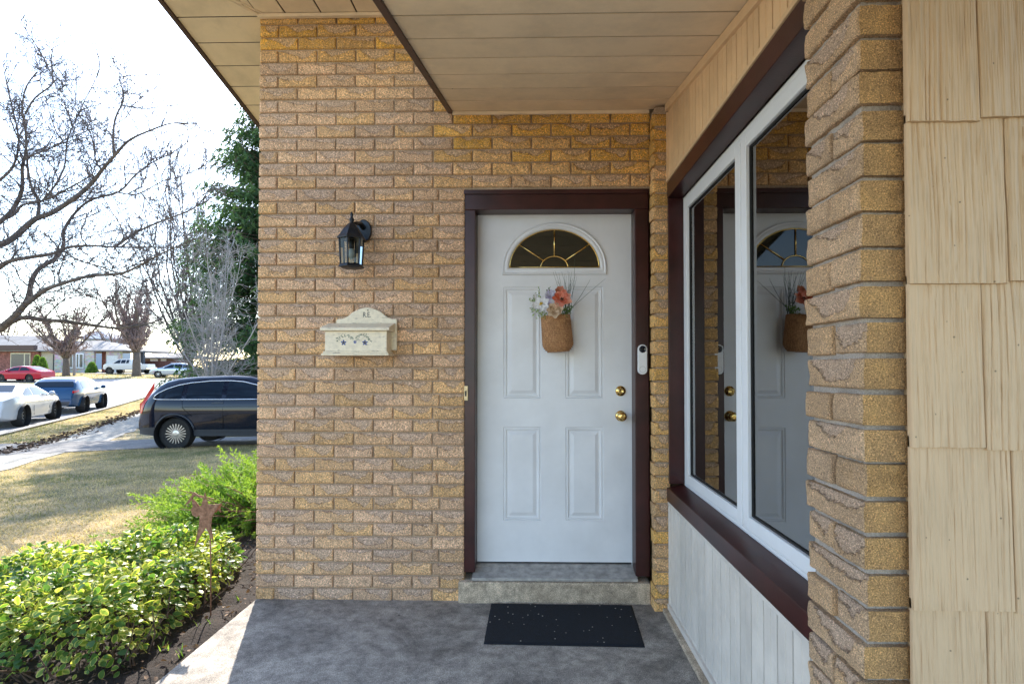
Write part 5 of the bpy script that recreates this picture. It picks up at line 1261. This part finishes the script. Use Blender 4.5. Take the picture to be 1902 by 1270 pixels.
# dark hatchback seen from behind
uh = math.atan2(U.y, U.x)
top = [(0, .50), (.02, .80), (.10, 1.0), (.20, 1.08), (.45, 1.30), (.75, 1.43), (1.3, 1.49), (2.0, 1.50), (2.6, 1.42), (3.3, 1.08), (4.0, .95), (4.3, .78), (4.4, .5)]
lo_ = [(.6, 1.02), (3.0, .98)]; hi_ = [(.6, 1.12), (.9, 1.30), (1.4, 1.38), (2.1, 1.38), (2.5, 1.31), (3.0, 1.05)]
S = dict(L=4.4, W=.90, top=top, belt=[(0, .98), (4.4, .95)], r=.335, wheels=(.85, 3.5), rim=rims, spokes=5, sw=.05, zb=.25, rearfix=lambda x: True,
    win=[('side_window', .75, 1.7, lo_, hi_), ('side_window', 1.78, 2.9, lo_, hi_)],
    patch=[('rear_window', [(.20, 1.10), (.32, 1.20), (.47, 1.315)], [.66, .64, .58], M['carglass']), ('tail_light', [(.062, .86), (.085, .93)], [.68, .68], red_l), ('number_plate', [(.022, .70), (.03, .82)], [.20, .20], plate_m), ('rear_bumper', [(0.0, .30), (.0, .50)], [.55, .6], plas), ('badge', [(.10, .955), (.125, .99)], [.05, .05], chrome)],
    side=[('tail_light', .05, .36, [(.05, .84), (.36, .90)], [(.05, .93), (.36, .97)], red_l)],
    lines=[('door_seam', [(1.74, .98), (1.74, .4)], .004, seam)], mirror=(3.0, 1.02), boxes=[('exhaust_trim', -.02, .05, -.5, .5, .26, .33, M['alu'])])
car('parked_hatchback', 'dark blue hatchback parked in the street seen from behind', 'car', place_by_wheel((-19.2, 22.7), (.85, -.86), uh), uh, S, paint('dark_blue_paint', (.02, .07, .16), .2))
# white coupe
top = [(0, .55), (.06, .86), (.5, 1.0), (.9, 1.10), (1.5, 1.33), (2.0, 1.37), (2.5, 1.32), (3.2, 1.0), (3.6, .94), (4.3, .80), (4.6, .62), (4.7, .45)]
lo_ = [(1.0, 1.0), (3.1, .93)]; hi_ = [(1.0, 1.02), (1.5, 1.22), (2.0, 1.27), (2.4, 1.23), (3.05, .97)]
S = dict(L=4.7, W=.92, top=top, belt=[(0, .92), (4.7, .90)], r=.33, wheels=(.95, 3.72), rim=rims, spokes=10, sw=.028, zb=.20,
    win=[('side_window', 1.1, 1.75, lo_, hi_), ('side_window', 1.82, 3.0, lo_, hi_)], lines=[('door_seam', [(1.8, .93), (1.72, .6), (1.78, .3)], .005, seam), ('door_seam', [(3.1, .90), (3.12, .5), (3.08, .28)], .005, seam), ('body_crease', [(1.0, .78), (2.2, .76), (3.5, .74)], .006, seam)],
    patch=[('windscreen', [(2.52, 1.32), (3.16, 1.02)], [.50, .62], M['carglass']), ('rear_window', [(.95, 1.115), (1.48, 1.325)], [.6, .5], M['carglass'])], side=[('headlight', 4.25, 4.55, [(4.25, .62), (4.55, .56)], [(4.25, .72), (4.55, .60)], lens)], mirror=(2.95, .98))
car('parked_coupe', 'white coupe parked in the street at the left edge', 'car', place_by_wheel((-17.95, 19.9), (3.72, -.88), uh), uh, S, paint('white_car_paint', (.55, .56, .58), .3))
# red car across the street, facing left
top = [(0, .55), (.05, .92), (.45, 1.04), (.9, 1.20), (1.5, 1.40), (2.1, 1.43), (2.7, 1.36), (3.4, 1.02), (4.3, .85), (4.6, .66), (4.65, .5)]
lo_ = [(.85, 1.02), (3.1, .96)]; hi_ = [(.85, 1.06), (1.4, 1.28), (2.0, 1.33), (2.6, 1.27), (3.1, 1.0)]
S = dict(L=4.65, W=.91, top=top, belt=[(0, .95), (4.65, .92)], r=.34, wheels=(.95, 3.65), rim=rimd, spokes=10, zb=.22, win=[('side_window', .95, 1.9, lo_, hi_), ('side_window', 1.98, 3.0, lo_, hi_)],
    side=[('tail_light', .03, .32, [(.03, .80), (.32, .86)], [(.03, .92), (.32, .93)], red_l)], patch=[('rear_window', [(.5, 1.06), (.9, 1.205), (1.35, 1.36)], [.6, .58, .5], M['carglass'])], lines=[('door_seam', [(1.94, .96), (1.94, .35)], .005, seam)], mirror=(3.0, 1.0))
car('parked_sedan', 'bright red car parked across the street in front of the white house', 'car', (-43.4, 47.4), R(176), S, paint('red_car_paint', (.42, .01, .035), .25))
# silver SUV far
top = [(0, .6), (.1, .98), (.45, 1.42), (.8, 1.55), (1.6, 1.62), (2.4, 1.58), (3.2, 1.12), (4.1, .98), (4.4, .80), (4.5, .5)]
lo_ = [(.5, 1.08), (3.0, 1.02)]; hi_ = [(.5, 1.15), (.75, 1.38), (1.5, 1.48), (2.3, 1.44), (3.0, 1.08)]
S = dict(L=4.5, W=.92, top=top, belt=[(0, 1.05), (4.5, 1.0)], r=.36, wheels=(.85, 3.55), rim=rims, spokes=8, zb=.26, win=[('side_window', .6, 1.1, lo_, hi_), ('side_window', 1.18, 1.95, lo_, hi_), ('side_window', 2.02, 2.95, lo_, hi_)],
    patch=[('windscreen', [(2.42, 1.58), (3.16, 1.15)], [.52, .66], M['carglass']), ('grille', [(4.42, .78), (4.49, .50)], [.55, .55], plas)], side=[('headlight', 3.95, 4.4, [(3.95, .82), (4.4, .72)], [(3.95, .90), (4.4, .82)], lens)], mirror=(2.95, 1.08))
car('parked_suv', 'silver SUV facing left in the far driveway beside the pickup', 'car', (-38.6, 61.0), R(196), S, paint('silver_car_paint', (.42, .46, .52), .3, .6))
# white pickup
top = [(0, .95), (.02, 1.28), (1.95, 1.30), (2.0, 1.36), (2.10, 1.86), (2.4, 1.93), (3.6, 1.93), (3.8, 1.88), (4.3, 1.38), (5.4, 1.28), (5.65, 1.15), (5.72, .75)]
lo_ = [(2.2, 1.38), (4.2, 1.36)]; hi_ = [(2.2, 1.80), (3.6, 1.80), (3.78, 1.76), (4.2, 1.40)]
S = dict(L=5.75, W=.99, top=top, belt=[(0, 1.20), (2, 1.32), (5.7, 1.25)], r=.43, wheels=(1.15, 4.75), rim=rimd, spokes=6, sw=.06, zb=.55, arch=1.18, win=[('side_window', 2.28, 2.62, lo_, hi_), ('side_window', 2.72, 3.30, lo_, hi_), ('side_window', 3.38, 4.15, lo_, hi_)],
    lines=[('door_seam', [(3.34, 1.36), (3.34, .65)], .006, seam), ('door_seam', [(2.05, 1.3), (2.05, .65)], .008, seam)], mirror=(4.1, 1.42), boxes=[('rear_bumper', -.14, .02, -.85, .85, .62, .84, chrome)])
car('pickup_truck', 'lifted white pickup truck parked behind the leafless tree', 'truck', (-49.0, 68.2), R(180), S, paint('white_truck_paint', (.62, .63, .64), .3))

# ================================================================== FAR HOUSES
def at(px, py, Y): return ((px-990)*Y/1000, EYE-(py-683)*Y/1000)
hs = thing('ranch_house', 'low pale stone ranch house with shallow grey roof across the street', 'house', (-58, 74, .5))
YH = 74.0
stone = G('pale_stone_cladding'); vv = stone.coord(); vo = stone.n('TexVoronoi', Vector=stone.coord(scale=(1, 1, 2)), Scale=3.0); stone = stone.done(stone.mix(.5, (.50, .46, .42), vo.outputs['Color'], 'SOFT_LIGHT'), .9)
vsid = simple('beige_board_siding', (.52, .45, .34), .7); wht = simple('white_garage_paint', (.70, .70, .70), .5); redb = simple('red_brick_face', (.30, .12, .09), .9, var=.3, sc=4); roofm = simple('grey_asphalt_shingles', (.24, .23, .23), .9, var=.15, sc=1.5); dgl = simple('dark_window_glass', (.04, .06, .08), .05); crf = simple('cream_window_frame', (.70, .62, .42), .5); dkw = simple('dark_carport_wall', (.05, .06, .08), .8)
def hbox(nm, p0, p1, y0, y1, mt, Y=YH, par=hs, bv=0):
    a = at(p0[0], p0[1], Y); b = at(p1[0], p1[1], Y); return bx(nm, min(a[0], b[0]), max(a[0], b[0]), Y+y0, Y+y1, min(a[1], b[1]), max(a[1], b[1]), mt, par, bv)
hbox('brick_wall_section', (-80, 650), (56, 699), 0, .4, redb); hbox('siding_section', (56, 650), (84, 699), .3, .8, vsid); hbox('stone_wall_section', (84, 650), (160, 699), .1, .5, stone); hbox('recessed_entry', (160, 652), (181, 698), 1.5, 1.9, redb); hbox('garage_wall', (178, 650), (206, 698), .6, 1.0, stone); hbox('garage_door', (181, 660), (202, 694), .50, .59, wht)
for k in range(4): hbox('garage_panel', (181.5, 661+k*8.2), (201.5, 668+k*8.2), .44, .499, wht)
hbox('carport_wall', (205, 650), (226, 697), 3, 3.4, dkw)
for (a, b, c, d, nm) in ((2, 655, 40, 684, 1), (114, 656, 142, 684, 2)):
    fw_ = put('window', None, hs, (at((a+b)/2, d, YH)[0], YH, at(a, d, YH)[1]))
    mt = crf if nm == 1 else M['vinyl']
    hbox('window_frame', (a, b), (c, d), -.08, -.01, mt, par=fw_)
    cols = [(a+1.5, a+(c-a)*.68), (a+(c-a)*.74, c-1.5)] if nm == 1 else [(a+1.3, a+7), (a+9.5, a+13), (a+15.5, a+18.5), (a+21, c-1.3)]
    for (e, f) in cols: hbox('pane', (e, b+2), (f, d-2), -.10, -.081, dgl, par=fw_)
hbox('downpipe', (82.5, 652), (83.8, 696), .02, .12, simple('dark_downpipe', (.05, .05, .05), .5))
def hiproof(nm, px0, px1, pye, pyr, rx0, rx1, Y, dep, mt, par, over=.7):
    x0, ze_ = at(px0, pye, Y); x1, _ = at(px1, pye, Y); _, zr = at(px0, pyr, Y+dep/2); a, b = at(rx0, pyr, Y+dep/2)[0], at(rx1, pyr, Y+dep/2)[0]
    mb = MB(); mb.add([(x0, Y-over, ze_), (x1, Y-over, ze_), (x1, Y+dep, ze_), (x0, Y+dep, ze_), (a, Y+dep/2, zr), (b, Y+dep/2, zr), (x0, Y-over, ze_-.18), (x1, Y-over, ze_-.18), (x1, Y+dep, ze_-.18), (x0, Y+dep, ze_-.18)], [(0, 1, 5, 4), (1, 2, 5), (2, 3, 4, 5), (3, 0, 4), (6, 7, 1, 0), (7, 8, 2, 1), (8, 9, 3, 2), (9, 6, 0, 3), (9, 8, 7, 6)]); mb.build(nm, mt, par)
hiproof('roof', -90, 88, 650, 622, -40, 64, YH, 10, roofm, hs); hiproof('roof', 60, 232, 650, 632, 110, 176, YH+.6, 9, roofm, hs)
hbox('eave_gable', (-60, 641), (58, 650), -1.0, -.4, simple('dark_brown_eave', (.10, .06, .05), .7))
for k, (p0, p1) in enumerate(((96, 106), (140, 152), (153, 166), (166, 178))):
    a = at((p0+p1)/2, 694, 71); mb = MB(); w_ = (p1-p0)*.071/2
    mb.lathe([(w_*.8, -.3), (w_, 0), (w_*.85, .28), (w_*.3, .36)], (a[0], 71, a[1]-.15), 9); tag(mb.build('landscape_rock', stone), ['single pale boulder left of the small round tree', 'pale boulder under the bow window', 'middle pale boulder of the garden edging', 'rightmost pale boulder beside the garage'][k], 'rock', 'rocks edging the far garden')
def evergreen(label, px, py0, py1, Y, wpx, seed, name='conical_shrub'):
    x, zt = at(px, py0, Y); _, zb_ = at(px, py1, Y); W_ = wpx*Y/1000/2; t_ = thing(name, label, 'shrub', (x, Y, zb_)); q = random.Random(seed); V = []; rn = []
    for k in range(1800):
        h_ = q.random()**1.3; rad = W_*(1-h_)**.6*q.uniform(.6, 1.05); a = q.uniform(0, 6.28); p = Vector((x+rad*math.cos(a), Y+rad*math.sin(a), zb_+(zt-zb_)*h_)); d = Vector((math.cos(a)*.6+q.gauss(0, .4), math.sin(a)*.6+q.gauss(0, .4), 1)).normalized(); s = d.orthogonal().normalized()*.07; V += [p-s, p+s, p+d*.3]; rn += [q.random()*.9]*3
    V = np.array([tuple(v) for v in V])-np.array(WL[t_.name]); put('foliage', npmesh('foliage', V, np.arange(len(V)).reshape(-1, 3), M['juniper'], {'rnd': np.array(rn)}), t_, WL[t_.name])
    mb = MB(); mb.tube([(x, Y, zb_-.2), (x, Y, zb_+(zt-zb_)*.8)], [.08, .03], 6); mb.build('stem', M['stem'], t_)
evergreen('yellow green pointed evergreen by the cream window', 52, 662, 694, 70, 16, 1); evergreen('dark green rounded evergreen in front of the house siding', 63, 666, 697, 69, 18, 2); evergreen('small layered evergreen beside the recessed entry', 158, 675, 694, 71, 18, 3, 'layered_shrub')
h2 = thing('low_house', 'small brown house with pale roof beyond the pickup', 'house', (-60, 88, .6)); Y2 = 88
hbox('house_wall', (258, 664), (345, 690), 0, .4, simple('brown_house_wall', (.20, .13, .10), .8), Y2, h2); hbox('window_frame', (270, 666), (284, 673), -.1, -.01, M['vinyl'], Y2, h2); hbox('window_frame', (290, 666), (300, 673), -.1, -.01, M['vinyl'], Y2, h2)
hiproof('roof', 252, 352, 664, 655, 275, 330, Y2, 7, roofm, h2)
fn = thing('board_fence', 'brown wooden board fence beside the pickup', 'fence', (at(300, 690, 80)[0], 80, .7))
x = at(256, 690, 80)[0]; fm = simple('brown_fence_boards', (.16, .07, .06), .8, var=.3)
k = 0
while x < at(350, 690, 80)[0]:
    bx('board', x, x+.19, 80+(k % 2)*.02, 80.03+(k % 2)*.02, .45, 2.35, fm, fn, 0); x += .2; k += 1
h3 = thing('two_storey_house', 'blue grey upper storey of a house far behind the ranch roof', 'house', (-95, 115, 1)); Y3 = 115
hbox('upper_wall', (140, 628), (192, 690), 0, 6, simple('blue_grey_wall', (.30, .36, .45), .8), Y3, h3); hiproof('roof', 134, 198, 628, 614, 158, 176, Y3, 7, simple('blue_grey_roof', (.25, .30, .38), .8), h3)
for w_ in (150, 170): hbox('window', (w_, 634), (w_+7, 642), -.1, -.01, dgl, Y3, h3)
lp_ = thing('street_lamp', 'grey concrete street lamp post on the far lawn', 'street lamp', (*[at(124, 699, 61)[0], 61], h_ground(-52.8, 61))); xl_ = at(124, 699, 61)[0]
mb = MB(); mb.tube([(xl_, 61, .1), (xl_, 61, 3.0), (xl_, 61, 5.45)], [.15, .12, .10], 10); mb.build('post', simple('grey_lamp_post', (.26, .27, .32), .7), lp_, smooth=True)
mb = MB(); mb.lathe([(.09, 5.40), (.22, 5.48), (.26, 5.62), (.15, 5.78), (.03, 5.82)], (xl_, 61, 0), 14); mb.build('lamp_head', simple('lamp_head', (.4, .4, .42), .4), lp_, smooth=True)
pts = []
while len(pts) < 26000:
    x = rng.uniform(-72, -32); y = rng.uniform(50, 68)
    n = (Vector((x, y))-C0).dot(NN); u = (Vector((x, y))-C0).dot(U)
    if -11 < n and u < 43: continue
    pts.append((x, y, h_ground(x, y)))
scatter_blades('far_grass', 'yellow green grass in front of the ranch house', pts, .08, .16, .03, M['grass'], seed=9)
